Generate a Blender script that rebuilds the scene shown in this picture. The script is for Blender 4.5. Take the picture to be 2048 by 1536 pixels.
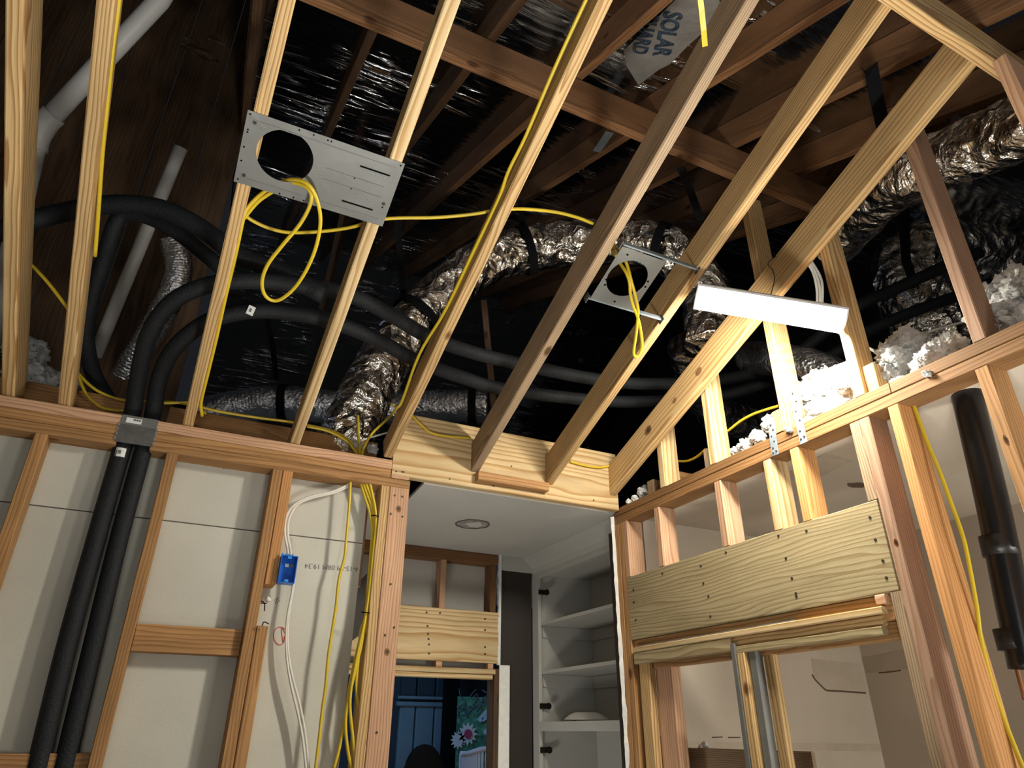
import bpy, bmesh, math, random
from mathutils import Vector, Matrix, noise
random.seed(7)
for o in list(bpy.data.objects): bpy.data.objects.remove(o, do_unlink=True)
SC = bpy.context.scene
COL = SC.collection
H = 1.47                                     # eye height; all coordinates below are metres measured from the eye
# ------------------------------------------------------------------ camera
FPX, YAW, PIT, ROL = 1362.93, 0.451727520, 0.473785744, 0.00669548165
cy, sy, cp, sp, cr, sr = math.cos(YAW), math.sin(YAW), math.cos(PIT), math.sin(PIT), math.cos(ROL), math.sin(ROL)
FW = Vector((sy*cp, cy*cp, sp)); RT = Vector((cy, -sy, 0)); UP = RT.cross(FW)
R2 = cr*RT + sr*UP; U2 = -sr*RT + cr*UP
cd = bpy.data.cameras.new('camera'); cam = bpy.data.objects.new('camera', cd); COL.objects.link(cam)
cd.sensor_width = 36.0; cd.lens = FPX/2048*36.0; cd.clip_start = 0.02
m = Matrix((R2, U2, -FW)).transposed().to_4x4(); m.translation = (0, 0, H); cam.matrix_world = m
SC.camera = cam
# ------------------------------------------------------------------ world, lamps, exposure
SC.view_settings.view_transform = 'Standard'; SC.view_settings.look = 'None'
SC.view_settings.gamma = 1.0; SC.view_settings.use_curve_mapping = False
SC.view_settings.exposure = 0.0
w = bpy.data.worlds.new('world'); SC.world = w; w.use_nodes = True
w.node_tree.nodes['Background'].inputs[0].default_value = (0.55, 0.60, 0.70, 1)
w.node_tree.nodes['Background'].inputs[1].default_value = 0.02
KEY = 270.0                                   # emission of the shop light's diffuser
def area(name, loc, target, size, power, col):
    l = bpy.data.lights.new(name, 'AREA'); l.shape = 'RECTANGLE'; l.size, l.size_y = size
    l.energy = power; l.color = col
    o = bpy.data.objects.new(name, l); COL.objects.link(o)
    o.location = (loc[0], loc[1], loc[2]+H)
    d = Vector(target)-Vector(loc); o.rotation_euler = d.to_track_quat('-Z', 'Y').to_euler()
    return o
wl = area('rafter_fill', (0.65, 0.35, -1.40), (0.60, 0.50, 1.0), (0.35, 0.35), 37, (1.0, 0.97, 0.90)); wl.data.spread = math.radians(104)  # unseen fill light added low down for the rafters' undersides
area('attic_fill', (-1.6, 4.6, 1.6), (2.0, 3.0, 2.6), (0.8, 0.8), 5.0, (0.50, 0.68, 1.0))  # hidden cool fill added to put a sheen on foil and pipes
area('room_fill', (-0.6, -1.9, -0.1), (0.4, 2.0, 0.7), (1.2, 0.6), 17, (0.95, 0.99, 1.0))  # broad ambient fill added behind the eye, no fixture there
area('hall_fill', (0.80, 3.05, -0.75), (1.7, 3.4, 0.6), (0.3, 0.3), 6.5, (1.0, 0.98, 0.92))  # fill added out of view to brighten hall and cabinet
area('side_room_lamp', (2.75, -0.45, -0.5), (2.4, 1.8, 0.5), (0.6, 0.4), 32, (1.0, 0.97, 0.88))
area('dusk_lamp', (0.9, 4.25, 0.85), (1.6, 5.4, -0.1), (0.5, 0.3), 8, (0.27, 0.57, 1.0))

# ------------------------------------------------------------------ pixel -> point on a known plane
def ray(px, py): return (px-1024)/FPX*R2 + (768-py)/FPX*U2 + FW
def A(px, py, X=None, Y=None, Z=None):
    d = ray(px, py)
    t = X/d.x if X is not None else Y/d.y if Y is not None else Z/d.z
    return d*t
SL, D, R = 0.385, 2.68, 1.887                # rafter pitch, face of back wall, face of right wall
def P(px, py, t): return ray(px, py)*t
def U(px, py, off=0.0):                      # point on (or off above) the plane of the rafters' undersides
    d = ray(px, py); return d*((1.04+off+SL*D)/(d.z+SL*d.y))
def uz(y): return 1.04+SL*(D-y)

# ------------------------------------------------------------------ materials
def nt(name):
    mt = bpy.data.materials.new(name); mt.use_nodes = True
    t = mt.node_tree; b = t.nodes['Principled BSDF']; return mt, t, b
def N(t, typ, **k):
    n = t.nodes.new(typ)
    for a, v in k.items(): setattr(n, a, v)
    return n
def wood(name, light, dark, scale=34, rough=0.65, dist=0.02, tint=0.12, knots=True, dirt=0.0):
    mt, t, b = nt(name); L = t.links
    tc = N(t, 'ShaderNodeTexCoord'); oi = N(t, 'ShaderNodeObjectInfo')
    # each board is cut from its own place in the log
    mul = N(t, 'ShaderNodeVectorMath', operation='SCALE'); rv = N(t, 'ShaderNodeCombineXYZ')
    r1 = N(t, 'ShaderNodeMath', operation='MULTIPLY_ADD'); r1.inputs[1].default_value = 7.31; r1.inputs[2].default_value = 0
    fr = N(t, 'ShaderNodeMath', operation='FRACT')
    L.new(oi.outputs['Random'], r1.inputs[0]); L.new(r1.outputs[0], fr.inputs[0])
    L.new(oi.outputs['Random'], rv.inputs[0]); L.new(fr.outputs[0], rv.inputs[1]); L.new(oi.outputs['Random'], rv.inputs[2])
    L.new(rv.outputs[0], mul.inputs[0]); mul.inputs['Scale'].default_value = 37.0
    ns = N(t, 'ShaderNodeVectorMath', operation='MULTIPLY'); ns.inputs[1].default_value = (1.6, 9, 9)
    L.new(tc.outputs['Object'], ns.inputs[0])
    na = N(t, 'ShaderNodeVectorMath', operation='ADD'); L.new(ns.outputs[0], na.inputs[0]); L.new(mul.outputs[0], na.inputs[1])
    no = N(t, 'ShaderNodeTexNoise'); no.inputs['Scale'].default_value = 1.0; no.inputs['Detail'].default_value = 2.0
    L.new(na.outputs[0], no.inputs['Vector'])
    # pith lies outside the board: offset in y and z by random amount
    off = N(t, 'ShaderNodeMapRange'); off.inputs[3].default_value = -0.09; off.inputs[4].default_value = 0.09
    L.new(fr.outputs[0], off.inputs[0])
    pith = N(t, 'ShaderNodeCombineXYZ'); pith.inputs[2].default_value = 0.055; L.new(off.outputs[0], pith.inputs[1])
    sep = N(t, 'ShaderNodeVectorMath', operation='ADD'); L.new(tc.outputs['Object'], sep.inputs[0]); L.new(pith.outputs[0], sep.inputs[1])
    dsub = N(t, 'ShaderNodeVectorMath', operation='SUBTRACT'); dsub.inputs[1].default_value = (0.5, 0.5, 0.5); L.new(no.outputs['Color'], dsub.inputs[0])
    dsc = N(t, 'ShaderNodeVectorMath', operation='SCALE'); dsc.inputs['Scale'].default_value = dist*2.6; L.new(dsub.outputs[0], dsc.inputs[0])
    add = N(t, 'ShaderNodeVectorMath', operation='ADD'); L.new(sep.outputs[0], add.inputs[0]); L.new(dsc.outputs[0], add.inputs[1])
    wv = N(t, 'ShaderNodeTexWave', wave_type='RINGS', rings_direction='X', wave_profile='SAW')
    wv.inputs['Scale'].default_value = scale; wv.inputs['Distortion'].default_value = 0.0
    L.new(add.outputs[0], wv.inputs['Vector'])
    rp = N(t, 'ShaderNodeValToRGB'); e = rp.color_ramp.elements
    e[0].position = 0.0; e[0].color = (*light, 1); e[1].position = 1.0; e[1].color = (*light, 1)
    mid = [light[i]*0.72+dark[i]*0.28 for i in range(3)]
    a = e.new(0.5); a.color = (*mid, 1); a = e.new(0.80); a.color = (*dark, 1); a = e.new(0.93); a.color = (*dark, 1)
    L.new(wv.outputs['Fac'], rp.inputs[0])
    # fine fibre and blotches
    fs = N(t, 'ShaderNodeVectorMath', operation='MULTIPLY'); fs.inputs[1].default_value = (8, 320, 320); L.new(tc.outputs['Object'], fs.inputs[0])
    fn = N(t, 'ShaderNodeTexNoise'); fn.inputs['Scale'].default_value = 1.0; fn.inputs['Detail'].default_value = 2.0; L.new(fs.outputs[0], fn.inputs['Vector'])
    bs = N(t, 'ShaderNodeVectorMath', operation='MULTIPLY'); bs.inputs[1].default_value = (3, 14, 14); L.new(tc.outputs['Object'], bs.inputs[0])
    ba = N(t, 'ShaderNodeVectorMath', operation='ADD'); L.new(bs.outputs[0], ba.inputs[0]); L.new(mul.outputs[0], ba.inputs[1])
    bn = N(t, 'ShaderNodeTexNoise'); bn.inputs['Scale'].default_value = 1.0; bn.inputs['Detail'].default_value = 3.0; L.new(ba.outputs[0], bn.inputs['Vector'])
    mr = N(t, 'ShaderNodeMapRange'); mr.inputs[1].default_value = 0.3; mr.inputs[2].default_value = 0.7
    mr.inputs[3].default_value = 0.86-dirt; mr.inputs[4].default_value = 1.08; L.new(bn.outputs[0], mr.inputs[0])
    mf = N(t, 'ShaderNodeMapRange'); mf.inputs[1].default_value = 0.3; mf.inputs[2].default_value = 0.7
    mf.inputs[3].default_value = 0.90; mf.inputs[4].default_value = 1.06; L.new(fn.outputs[0], mf.inputs[0])
    ml = N(t, 'ShaderNodeMath', operation='MULTIPLY'); L.new(mr.outputs[0], ml.inputs[0]); L.new(mf.outputs[0], ml.inputs[1])
    tr = N(t, 'ShaderNodeMapRange'); tr.inputs[3].default_value = 1-tint; tr.inputs[4].default_value = 1+tint; L.new(oi.outputs['Random'], tr.inputs[0])
    m2 = N(t, 'ShaderNodeMath', operation='MULTIPLY'); L.new(ml.outputs[0], m2.inputs[0]); L.new(tr.outputs[0], m2.inputs[1])
    cm = N(t, 'ShaderNodeVectorMath', operation='SCALE'); L.new(rp.outputs[0], cm.inputs[0]); L.new(m2.outputs[0], cm.inputs['Scale'])
    out = cm.outputs[0]
    if knots:
        ks = N(t, 'ShaderNodeVectorMath', operation='MULTIPLY'); ks.inputs[1].default_value = (2.6, 5.0, 5.0); L.new(tc.outputs['Object'], ks.inputs[0])
        ka = N(t, 'ShaderNodeVectorMath', operation='ADD'); L.new(ks.outputs[0], ka.inputs[0]); L.new(mul.outputs[0], ka.inputs[1])
        kv = N(t, 'ShaderNodeTexVoronoi'); kv.inputs['Scale'].default_value = 1.0; L.new(ka.outputs[0], kv.inputs['Vector'])
        kr = N(t, 'ShaderNodeValToRGB'); ke = kr.color_ramp.elements
        ke[0].position = 0.045; ke[0].color = (1, 1, 1, 1); ke[1].position = 0.085; ke[1].color = (0, 0, 0, 1)
        L.new(kv.outputs['Distance'], kr.inputs[0])
        mx = N(t, 'ShaderNodeMix', data_type='RGBA'); L.new(kr.outputs[0], mx.inputs['Factor'])
        L.new(out, mx.inputs['A']); mx.inputs['B'].default_value = (dark[0]*0.38, dark[1]*0.30, dark[2]*0.25, 1)
        out = mx.outputs['Result']
    L.new(out, b.inputs['Base Color'])
    b.inputs['Roughness'].default_value = rough; b.inputs['Specular IOR Level'].default_value = 0.25
    bp = N(t, 'ShaderNodeBump'); bp.inputs['Strength'].default_value = 0.25; bp.inputs['Distance'].default_value = 0.002
    L.new(fn.outputs[0], bp.inputs['Height']); L.new(bp.outputs[0], b.inputs['Normal'])
    return mt
def plain(name, col, rough=0.6, metal=0.0, var=0.06, scale=6.0, bump=0.0, bscale=60.0, spec=0.4):
    mt, t, b = nt(name); L = t.links
    tc = N(t, 'ShaderNodeTexCoord'); no = N(t, 'ShaderNodeTexNoise'); no.inputs['Scale'].default_value = scale; no.inputs['Detail'].default_value = 4.0
    L.new(tc.outputs['Object'], no.inputs['Vector'])
    mr = N(t, 'ShaderNodeMapRange'); mr.inputs[1].default_value = 0.3; mr.inputs[2].default_value = 0.7
    mr.inputs[3].default_value = 1-var; mr.inputs[4].default_value = 1+var; L.new(no.outputs[0], mr.inputs[0])
    cm = N(t, 'ShaderNodeVectorMath', operation='SCALE'); cm.inputs[0].default_value = col; L.new(mr.outputs[0], cm.inputs['Scale'])
    L.new(cm.outputs[0], b.inputs['Base Color'])
    b.inputs['Roughness'].default_value = rough; b.inputs['Metallic'].default_value = metal; b.inputs['Specular IOR Level'].default_value = spec
    if bump:
        n2 = N(t, 'ShaderNodeTexNoise'); n2.inputs['Scale'].default_value = bscale; n2.inputs['Detail'].default_value = 3.0
        L.new(tc.outputs['Object'], n2.inputs['Vector'])
        bp = N(t, 'ShaderNodeBump'); bp.inputs['Strength'].default_value = bump; bp.inputs['Distance'].default_value = 0.01
        L.new(n2.outputs[0], bp.inputs['Height']); L.new(bp.outputs[0], b.inputs['Normal'])
    return mt
def foil(name, col, rough, stretch, bscale, strength, dist, sparse=False, torn=False):
    mt, t, b = nt(name); L = t.links
    tc = N(t, 'ShaderNodeTexCoord'); vm = N(t, 'ShaderNodeVectorMath', operation='MULTIPLY'); vm.inputs[1].default_value = stretch
    L.new(tc.outputs['Object'], vm.inputs[0])
    n1 = N(t, 'ShaderNodeTexNoise'); n1.inputs['Scale'].default_value = bscale; n1.inputs['Detail'].default_value = 5.0; n1.inputs['Distortion'].default_value = 1.2
    L.new(vm.outputs[0], n1.inputs['Vector'])
    v1 = N(t, 'ShaderNodeTexVoronoi'); v1.inputs['Scale'].default_value = bscale*1.7; L.new(vm.outputs[0], v1.inputs['Vector'])
    ad = N(t, 'ShaderNodeMath', operation='MULTIPLY_ADD'); ad.inputs[1].default_value = 0.5; L.new(v1.outputs['Distance'], ad.inputs[0]); L.new(n1.outputs[0], ad.inputs[2])
    if sparse:                                # mostly taut sheet with a few sharp creases
        n3 = N(t, 'ShaderNodeTexNoise'); n3.inputs['Scale'].default_value = 1.1; n3.inputs['Detail'].default_value = 2.0; L.new(tc.outputs['Object'], n3.inputs['Vector'])
        mk = N(t, 'ShaderNodeMapRange'); mk.inputs[1].default_value = 0.47; mk.inputs[2].default_value = 0.66; L.new(n3.outputs[0], mk.inputs[0])
        cr_ = N(t, 'ShaderNodeMapRange', interpolation_type='SMOOTHSTEP'); cr_.inputs[1].default_value = 0.52; cr_.inputs[2].default_value = 0.66; L.new(n1.outputs[0], cr_.inputs[0])
        m1 = N(t, 'ShaderNodeMath', operation='MULTIPLY'); L.new(mk.outputs[0], m1.inputs[0]); L.new(cr_.outputs[0], m1.inputs[1])
        m0 = N(t, 'ShaderNodeMath', operation='MULTIPLY_ADD'); m0.inputs[1].default_value = 0.10; L.new(ad.outputs[0], m0.inputs[0]); L.new(m1.outputs[0], m0.inputs[2]); ad = m0
    bp = N(t, 'ShaderNodeBump'); bp.inputs['Strength'].default_value = strength; bp.inputs['Distance'].default_value = dist
    L.new(ad.outputs[0], bp.inputs['Height']); L.new(bp.outputs[0], b.inputs['Normal'])
    b.inputs['Metallic'].default_value = 1.0; b.inputs['Roughness'].default_value = rough; b.inputs['Base Color'].default_value = (*col, 1)
    if torn:                                  # patches where the foil has come off and the brown panel shows
        n2 = N(t, 'ShaderNodeTexNoise'); n2.inputs['Scale'].default_value = 1.6; n2.inputs['Detail'].default_value = 5.0
        v2 = N(t, 'ShaderNodeVectorMath', operation='MULTIPLY'); v2.inputs[1].default_value = (0.8, 2.6, 1); L.new(tc.outputs['Object'], v2.inputs[0]); L.new(v2.outputs[0], n2.inputs['Vector'])
        rp = N(t, 'ShaderNodeValToRGB'); rp.color_ramp.elements[0].position = 0.68; rp.color_ramp.elements[1].position = 0.69
        L.new(n2.outputs[0], rp.inputs[0])
        mx = N(t, 'ShaderNodeMix', data_type='RGBA'); L.new(rp.outputs[0], mx.inputs['Factor']); mx.inputs['A'].default_value = (*col, 1); mx.inputs['B'].default_value = (0.10, 0.055, 0.03, 1)
        L.new(mx.outputs['Result'], b.inputs['Base Color'])
        inv = N(t, 'ShaderNodeMath', operation='SUBTRACT'); inv.inputs[0].default_value = 1.0; L.new(rp.outputs[0], inv.inputs[1]); L.new(inv.outputs[0], b.inputs['Metallic'])
    return mt
def emit(name, col, s):
    mt, t, b = nt(name); b.inputs['Base Color'].default_value = (1, 1, 1, 1)
    b.inputs['Emission Color'].default_value = (*col, 1); b.inputs['Emission Strength'].default_value = s; return mt

W = {
 'pine': wood('new_pine', (0.60, 0.42, 0.20), (0.35, 0.19, 0.07), 28),
 'pine2': wood('pale_pine', (0.68, 0.52, 0.29), (0.46, 0.28, 0.11), 15),
 'knotty': wood('knotty_pine', (0.60, 0.42, 0.20), (0.40, 0.22, 0.08), 18),
 'fir': wood('pink_fir', (0.62, 0.39, 0.245), (0.44, 0.235, 0.13), 30),
 'amber': wood('aged_amber_fir', (0.48, 0.265, 0.108), (0.32, 0.16, 0.06), 30, dirt=0.08),
 'plate': wood('orange_brown_plate', (0.27, 0.145, 0.058), (0.185, 0.09, 0.034), 30, dirt=0.08),
 'greyfir': wood('grey_pink_fir', (0.36, 0.225, 0.15), (0.26, 0.15, 0.09), 36, dirt=0.1),
 'orange': wood('orange_fir', (0.58, 0.30, 0.115), (0.42, 0.19, 0.065), 36),
 'weather': wood('weathered_grey_pine', (0.40, 0.29, 0.18), (0.22, 0.145, 0.085), 46, dirt=0.12),
 'treated': wood('greenish_treated_pine', (0.42, 0.35, 0.20), (0.28, 0.205, 0.10), 22, dist=0.035, knots=False),
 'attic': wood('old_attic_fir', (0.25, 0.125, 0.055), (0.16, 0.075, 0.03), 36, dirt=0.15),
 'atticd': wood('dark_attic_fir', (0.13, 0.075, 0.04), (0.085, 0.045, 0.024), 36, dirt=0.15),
}
M = {
 'drywall_back': plain('drywall_paper_back', (0.56, 0.55, 0.48), 0.85, var=0.07, scale=3, bump=0.06, bscale=120),
 'hallceil': plain('painted_hall_ceiling', (0.52, 0.51, 0.47), 0.8, var=0.05, scale=2.5, bump=0.08, bscale=90),
 'gypsum': plain('white_gypsum_edge', (0.82, 0.81, 0.76), 0.9, var=0.05, scale=30, bump=0.3, bscale=80),
 'tan': plain('tan_paper_wall', (0.52, 0.45, 0.365), 0.85, var=0.10, scale=2.2, bump=0.08, bscale=70),
 'tanpatch': plain('tan_patch', (0.46, 0.39, 0.31), 0.85, var=0.10, scale=6),
 'chocolate': plain('chocolate_paint', (0.030, 0.023, 0.019), 0.55, var=0.1, scale=3),
 'cabwhite': plain('cabinet_white', (0.50, 0.49, 0.45), 0.5, var=0.03),
 'galv': plain('galvanized_steel', (0.19, 0.195, 0.185), 0.45, metal=0.35, var=0.10, scale=9, bump=0.05, bscale=40),
 'galvd': plain('dull_galvanized', (0.12, 0.12, 0.115), 0.55, metal=0.3, var=0.25, scale=25),
 'strap': plain('zinc_strap', (0.24, 0.29, 0.32), 0.45, metal=0.4, var=0.12, scale=40),
 'foam': plain('black_pipe_foam', (0.0085, 0.0105, 0.013), 0.66, var=0.35, scale=120, bump=0.35, bscale=160, spec=0.35),
 'abs': plain('black_abs', (0.006, 0.006, 0.007), 0.30, var=0.2, scale=6, spec=0.5),
 'tape': plain('black_tape', (0.010, 0.010, 0.011), 0.4, var=0.2, bump=0.2, bscale=50),
 'web': plain('black_strap', (0.006, 0.006, 0.007), 0.9, var=0.2, spec=0.1),
 'pvc': plain('grey_white_pvc', (0.50, 0.50, 0.49), 0.4, var=0.05),
 'yellow': plain('yellow_cable', (0.62, 0.45, 0.025), 0.38, var=0.05, spec=0.5),
 'white': plain('white_cable', (0.70, 0.68, 0.62), 0.4, var=0.04),
 'fluff': plain('blown_insulation', (0.72, 0.73, 0.72), 0.95, var=0.12, scale=30, bump=0.8, bscale=110, spec=0.05),
 'blue': plain('blue_box_plastic', (0.008, 0.13, 0.55), 0.35, var=0.06, spec=0.5),
 'bluelt': plain('light_blue_plastic', (0.05, 0.30, 0.70), 0.35, var=0.06),
 'ink': plain('grey_ink', (0.16, 0.16, 0.16), 0.8), 'blueink': plain('blue_ink', (0.02, 0.05, 0.10), 0.6),
 'red': plain('red_pencil', (0.55, 0.05, 0.04), 0.8), 'paper': plain('white_label', (0.80, 0.82, 0.80), 0.5),
 'black': plain('flat_black', (0.003, 0.003, 0.003), 0.9, spec=0.1), 'nail': plain('dark_nail', (0.05, 0.04, 0.035), 0.5, metal=0.5),
 'knot': plain('brown_knot', (0.22, 0.11, 0.045), 0.7, var=0.3, scale=60), 'knotd': plain('dark_knot', (0.075, 0.04, 0.02), 0.7, var=0.4, scale=80),
 'greyhole': plain('grey_hole', (0.30, 0.29, 0.26), 0.8, var=0.3, scale=25), 'glare': plain('pale_blue', (0.55, 0.75, 0.95), 0.5), 'crack': plain('brown_tear', (0.13, 0.085, 0.055), 0.9), 'copper': plain('copper_line', (0.30, 0.13, 0.06), 0.4, metal=0.6),
 'subfloor': plain('plywood_floor', (0.24, 0.20, 0.155), 0.8, var=0.1), 'wallpaint': plain('room_wall', (0.34, 0.32, 0.29), 0.85),
 'sheath': wood('brown_sheathing', (0.125, 0.075, 0.043), (0.085, 0.05, 0.029), 20, dirt=0.2),
 'navy': plain('navy_panel', (0.13, 0.20, 0.25), 0.45), 'navyd': plain('dark_navy', (0.02, 0.035, 0.05), 0.5),
 'leaf': plain('garden_green', (0.10, 0.30, 0.20), 0.6, var=0.6, scale=30), 'petal': plain('petal_white', (0.85, 0.80, 0.85), 0.6),
 'stamen': plain('petal_red', (0.50, 0.06, 0.14), 0.6), 'brass': plain('dark_hinge', (0.035, 0.033, 0.03), 0.35, metal=0.8),
 'rooffoil': foil('radiant_barrier_foil', (0.55, 0.57, 0.60), 0.12, (1.0, 5.0, 1.0), 2.6, 0.9, 0.035, sparse=True, torn=True),
 'ductfoil': foil('duct_foil', (0.80, 0.77, 0.71), 0.16, (1, 1, 1), 9.0, 1.0, 0.05),
 'ductfine': foil('duct_foil_fine', (0.72, 0.74, 0.78), 0.26, (1, 1, 1), 38.0, 0.8, 0.008),
 'foilpatch': plain('grey_foil_back', (0.30, 0.29, 0.27), 0.45, metal=0.4, var=0.15, scale=14, bump=0.4, bscale=30),
 'diffuser': emit('shop_light_diffuser', (1.0, 0.93, 0.80), KEY), 'housing': plain('white_enamel', (0.8, 0.8, 0.8), 0.4),
}
# ------------------------------------------------------------------ builders
def world(v): return Vector((v[0], v[1], v[2]+H))
def put(name, me, mat, mx, parent=None, label=None, cat=None, group=None, kind=None):
    o = bpy.data.objects.new(name, me); COL.objects.link(o)
    if mat is not None and not me.materials: me.materials.append(mat)
    if parent is not None:
        o.parent = parent; o.matrix_parent_inverse = Matrix.Identity(4)
        o.matrix_basis = WM(parent).inverted() @ mx
    else: o.matrix_basis = mx
    if label: o['label'] = label
    if cat: o['category'] = cat
    if group: o['group'] = group
    if kind: o['kind'] = kind
    return o
def WM(o): return WM(o.parent) @ o.matrix_basis if o.parent else o.matrix_basis.copy()
def E(name, loc, label=None, cat=None, group=None, kind=None):
    return put(name, None, None, Matrix.Translation(world(loc)), None, label, cat, group, kind)
def mesh(name, verts, faces, smooth=False):
    me = bpy.data.meshes.new(name); me.from_pydata([tuple(v) for v in verts], [], faces)
    if smooth: me.polygons.foreach_set('use_smooth', [True]*len(faces))
    me.update(); return me
def prism(L, w, h, c):
    hw, hh = w/2, h/2; c = min(c, hw*0.45, hh*0.45)
    s = [(-hw+c, -hh), (hw-c, -hh), (hw, -hh+c), (hw, hh-c), (hw-c, hh), (-hw+c, hh), (-hw, hh-c), (-hw, -hh+c)]
    v = [(-L/2, y, z) for y, z in s]+[(L/2, y, z) for y, z in s]
    f = [tuple(reversed(range(8))), tuple(range(8, 16))]+[(i, (i+1) % 8, 8+(i+1) % 8, 8+i) for i in range(8)]
    return v, f
def board(name, a, b, wd, ht, up, mat, label=None, cat='board', group=None, parent=None, c=0.003, kind=None):
    a, b = Vector(a), Vector(b); x = (b-a).normalized(); u = Vector(up); z = (u-x*u.dot(x)).normalized(); y = z.cross(x)
    v, f = prism((b-a).length, wd, ht, c)
    mx = Matrix((x, y, z)).transposed().to_4x4(); mx.translation = world((a+b)/2)
    return put(name, mesh(name, v, f), mat, mx, parent, label, None if parent else cat, group, kind)
def box(name, x0, x1, y0, y1, z0, z1, mat, label=None, cat='board', group=None, parent=None, ax='x', c=0.003, kind=None):
    X, Y, Z = (x0+x1)/2, (y0+y1)/2, (z0+z1)/2
    if ax == 'x': return board(name, (x0, Y, Z), (x1, Y, Z), y1-y0, z1-z0, (0, 0, 1), mat, label, cat, group, parent, c, kind)
    if ax == 'y': return board(name, (X, y0, Z), (X, y1, Z), x1-x0, z1-z0, (0, 0, 1), mat, label, cat, group, parent, c, kind)
    return board(name, (X, Y, z0), (X, Y, z1), x1-x0, y1-y0, (0, 1, 0), mat, label, cat, group, parent, c, kind)
def stru(name, *a, **k):
    k['kind'] = 'structure' if k.get('parent') is None else None; k['cat'] = None; k.setdefault('c', 0.001)
    return box(name, *a, **k)
def spline(pts, n):
    pts = [Vector(p) for p in pts]; out = []
    q = [pts[0]*2-pts[1]]+pts+[pts[-1]*2-pts[-2]]
    for i in range(1, len(q)-2):
        p0, p1, p2, p3 = q[i-1:i+3]
        for k in range(n):
            t = k/n; out.append(0.5*((2*p1)+(p2-p0)*t+(2*p0-5*p1+4*p2-p3)*t*t+(3*p1-p0-3*p2+p3)*t**3))
    out.append(pts[-1]); return out
def tube(name, pts, r, mat, label=None, cat=None, group=None, parent=None, seg=8, n=6, crinkle=0.0, cfreq=12.0, ribs=0.0, flat=1.0, kind=None, smooth=True, straight=False):
    c = [Vector(p) for p in pts] if straight else spline(pts, n)
    org = c[0].copy(); v = []; f = []; nrm = None; T = None
    for i, p in enumerate(c):
        d = (c[min(i+1, len(c)-1)]-c[max(i-1, 0)]).normalized()
        if nrm is None:
            nrm = d.orthogonal().normalized() if abs(d.z) > 0.99 else (Vector((0, 0, 1))-d*d.z).normalized()
        else: nrm = (nrm-d*nrm.dot(d)).normalized()
        bn = d.cross(nrm)
        for k in range(seg):
            a = 2*math.pi*k/seg; e = nrm*math.cos(a)*flat+bn*math.sin(a); rr = r
            if ribs: rr *= 1+ribs*math.sin(i*2.1)
            if crinkle:
                q = (p+e*r)*cfreq; rr *= 1+crinkle*(noise.noise(q)+0.6*abs(noise.noise(q*2.3)))
            v.append(p-org+e*rr)
    m_ = len(c)
    for i in range(m_-1):
        for k in range(seg): f.append((i*seg+k, i*seg+(k+1) % seg, (i+1)*seg+(k+1) % seg, (i+1)*seg+k))
    f.append(tuple(reversed(range(seg)))); f.append(tuple((m_-1)*seg+k for k in range(seg)))
    return put(name, mesh(name, v, f, smooth), mat, Matrix.Translation(world(org)), parent, label, None if parent else cat, group, kind)
def ribbon(name, pts, wd, th, side, mat, **k):
    """flat strip along pts; side = direction of its width"""
    c = [Vector(p) for p in pts]; org = c[0].copy(); v = []; f = []
    for i, p in enumerate(c):
        d = (c[min(i+1, len(c)-1)]-c[max(i-1, 0)]).normalized(); s = Vector(side); s = (s-d*s.dot(d)).normalized(); n_ = d.cross(s)
        for a, b in ((-1, -1), (1, -1), (1, 1), (-1, 1)): v.append(p-org+s*a*wd/2+n_*b*th/2)
    for i in range(len(c)-1):
        for q in range(4): f.append((i*4+q, i*4+(q+1) % 4, i*4+4+(q+1) % 4, i*4+4+q))
    f += [(3, 2, 1, 0), tuple(len(v)-4+q for q in range(4))]
    return put(name, mesh(name, v, f), mat, Matrix.Translation(world(org)), **k)
def text(name, body, size, origin, xdir, ydir, mat, parent=None, outline=0.0, depth=0.0006, align='LEFT', **k):
    cu = bpy.data.curves.new(name, 'FONT'); cu.body = body; cu.size = size; cu.align_x = align; cu.resolution_u = 3
    if outline: cu.fill_mode = 'NONE'; cu.bevel_depth = outline; cu.bevel_resolution = 0
    else: cu.extrude = depth
    t = bpy.data.objects.new(name+'_tmp', cu); COL.objects.link(t)
    me = bpy.data.meshes.new_from_object(t.evaluated_get(bpy.context.evaluated_depsgraph_get()))
    bpy.data.objects.remove(t, do_unlink=True); bpy.data.curves.remove(cu)
    me.materials.clear(); me.name = name
    x = Vector(xdir).normalized(); y = Vector(ydir); y = (y-x*y.dot(x)).normalized(); z = x.cross(y)
    mx = Matrix((x, y, z)).transposed().to_4x4(); mx.translation = world(origin)
    return put(name, me, mat, mx, parent, **k)
def discs(name, pts, nrm, r, mat, parent, h=0.0015, seg=7):
    """small nail heads joined into one part"""
    v = []; f = []; nn = Vector(nrm).normalized(); a = nn.orthogonal().normalized(); b = nn.cross(a); org = Vector(pts[0])
    for p in pts:
        p = Vector(p)-org; s = len(v)
        for k in range(seg):
            an = 2*math.pi*k/seg; e = a*math.cos(an)*r+b*math.sin(an)*r
            v += [p+e-nn*0.002, p+e+nn*h]
        for k in range(seg):
            j = (k+1) % seg; f.append((s+2*k, s+2*j, s+2*j+1, s+2*k+1))
        f.append(tuple(s+2*k+1 for k in range(seg)))
    return put(name, mesh(name, v, f), mat, Matrix.Translation(world(org)), parent, kind='stuff')
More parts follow.
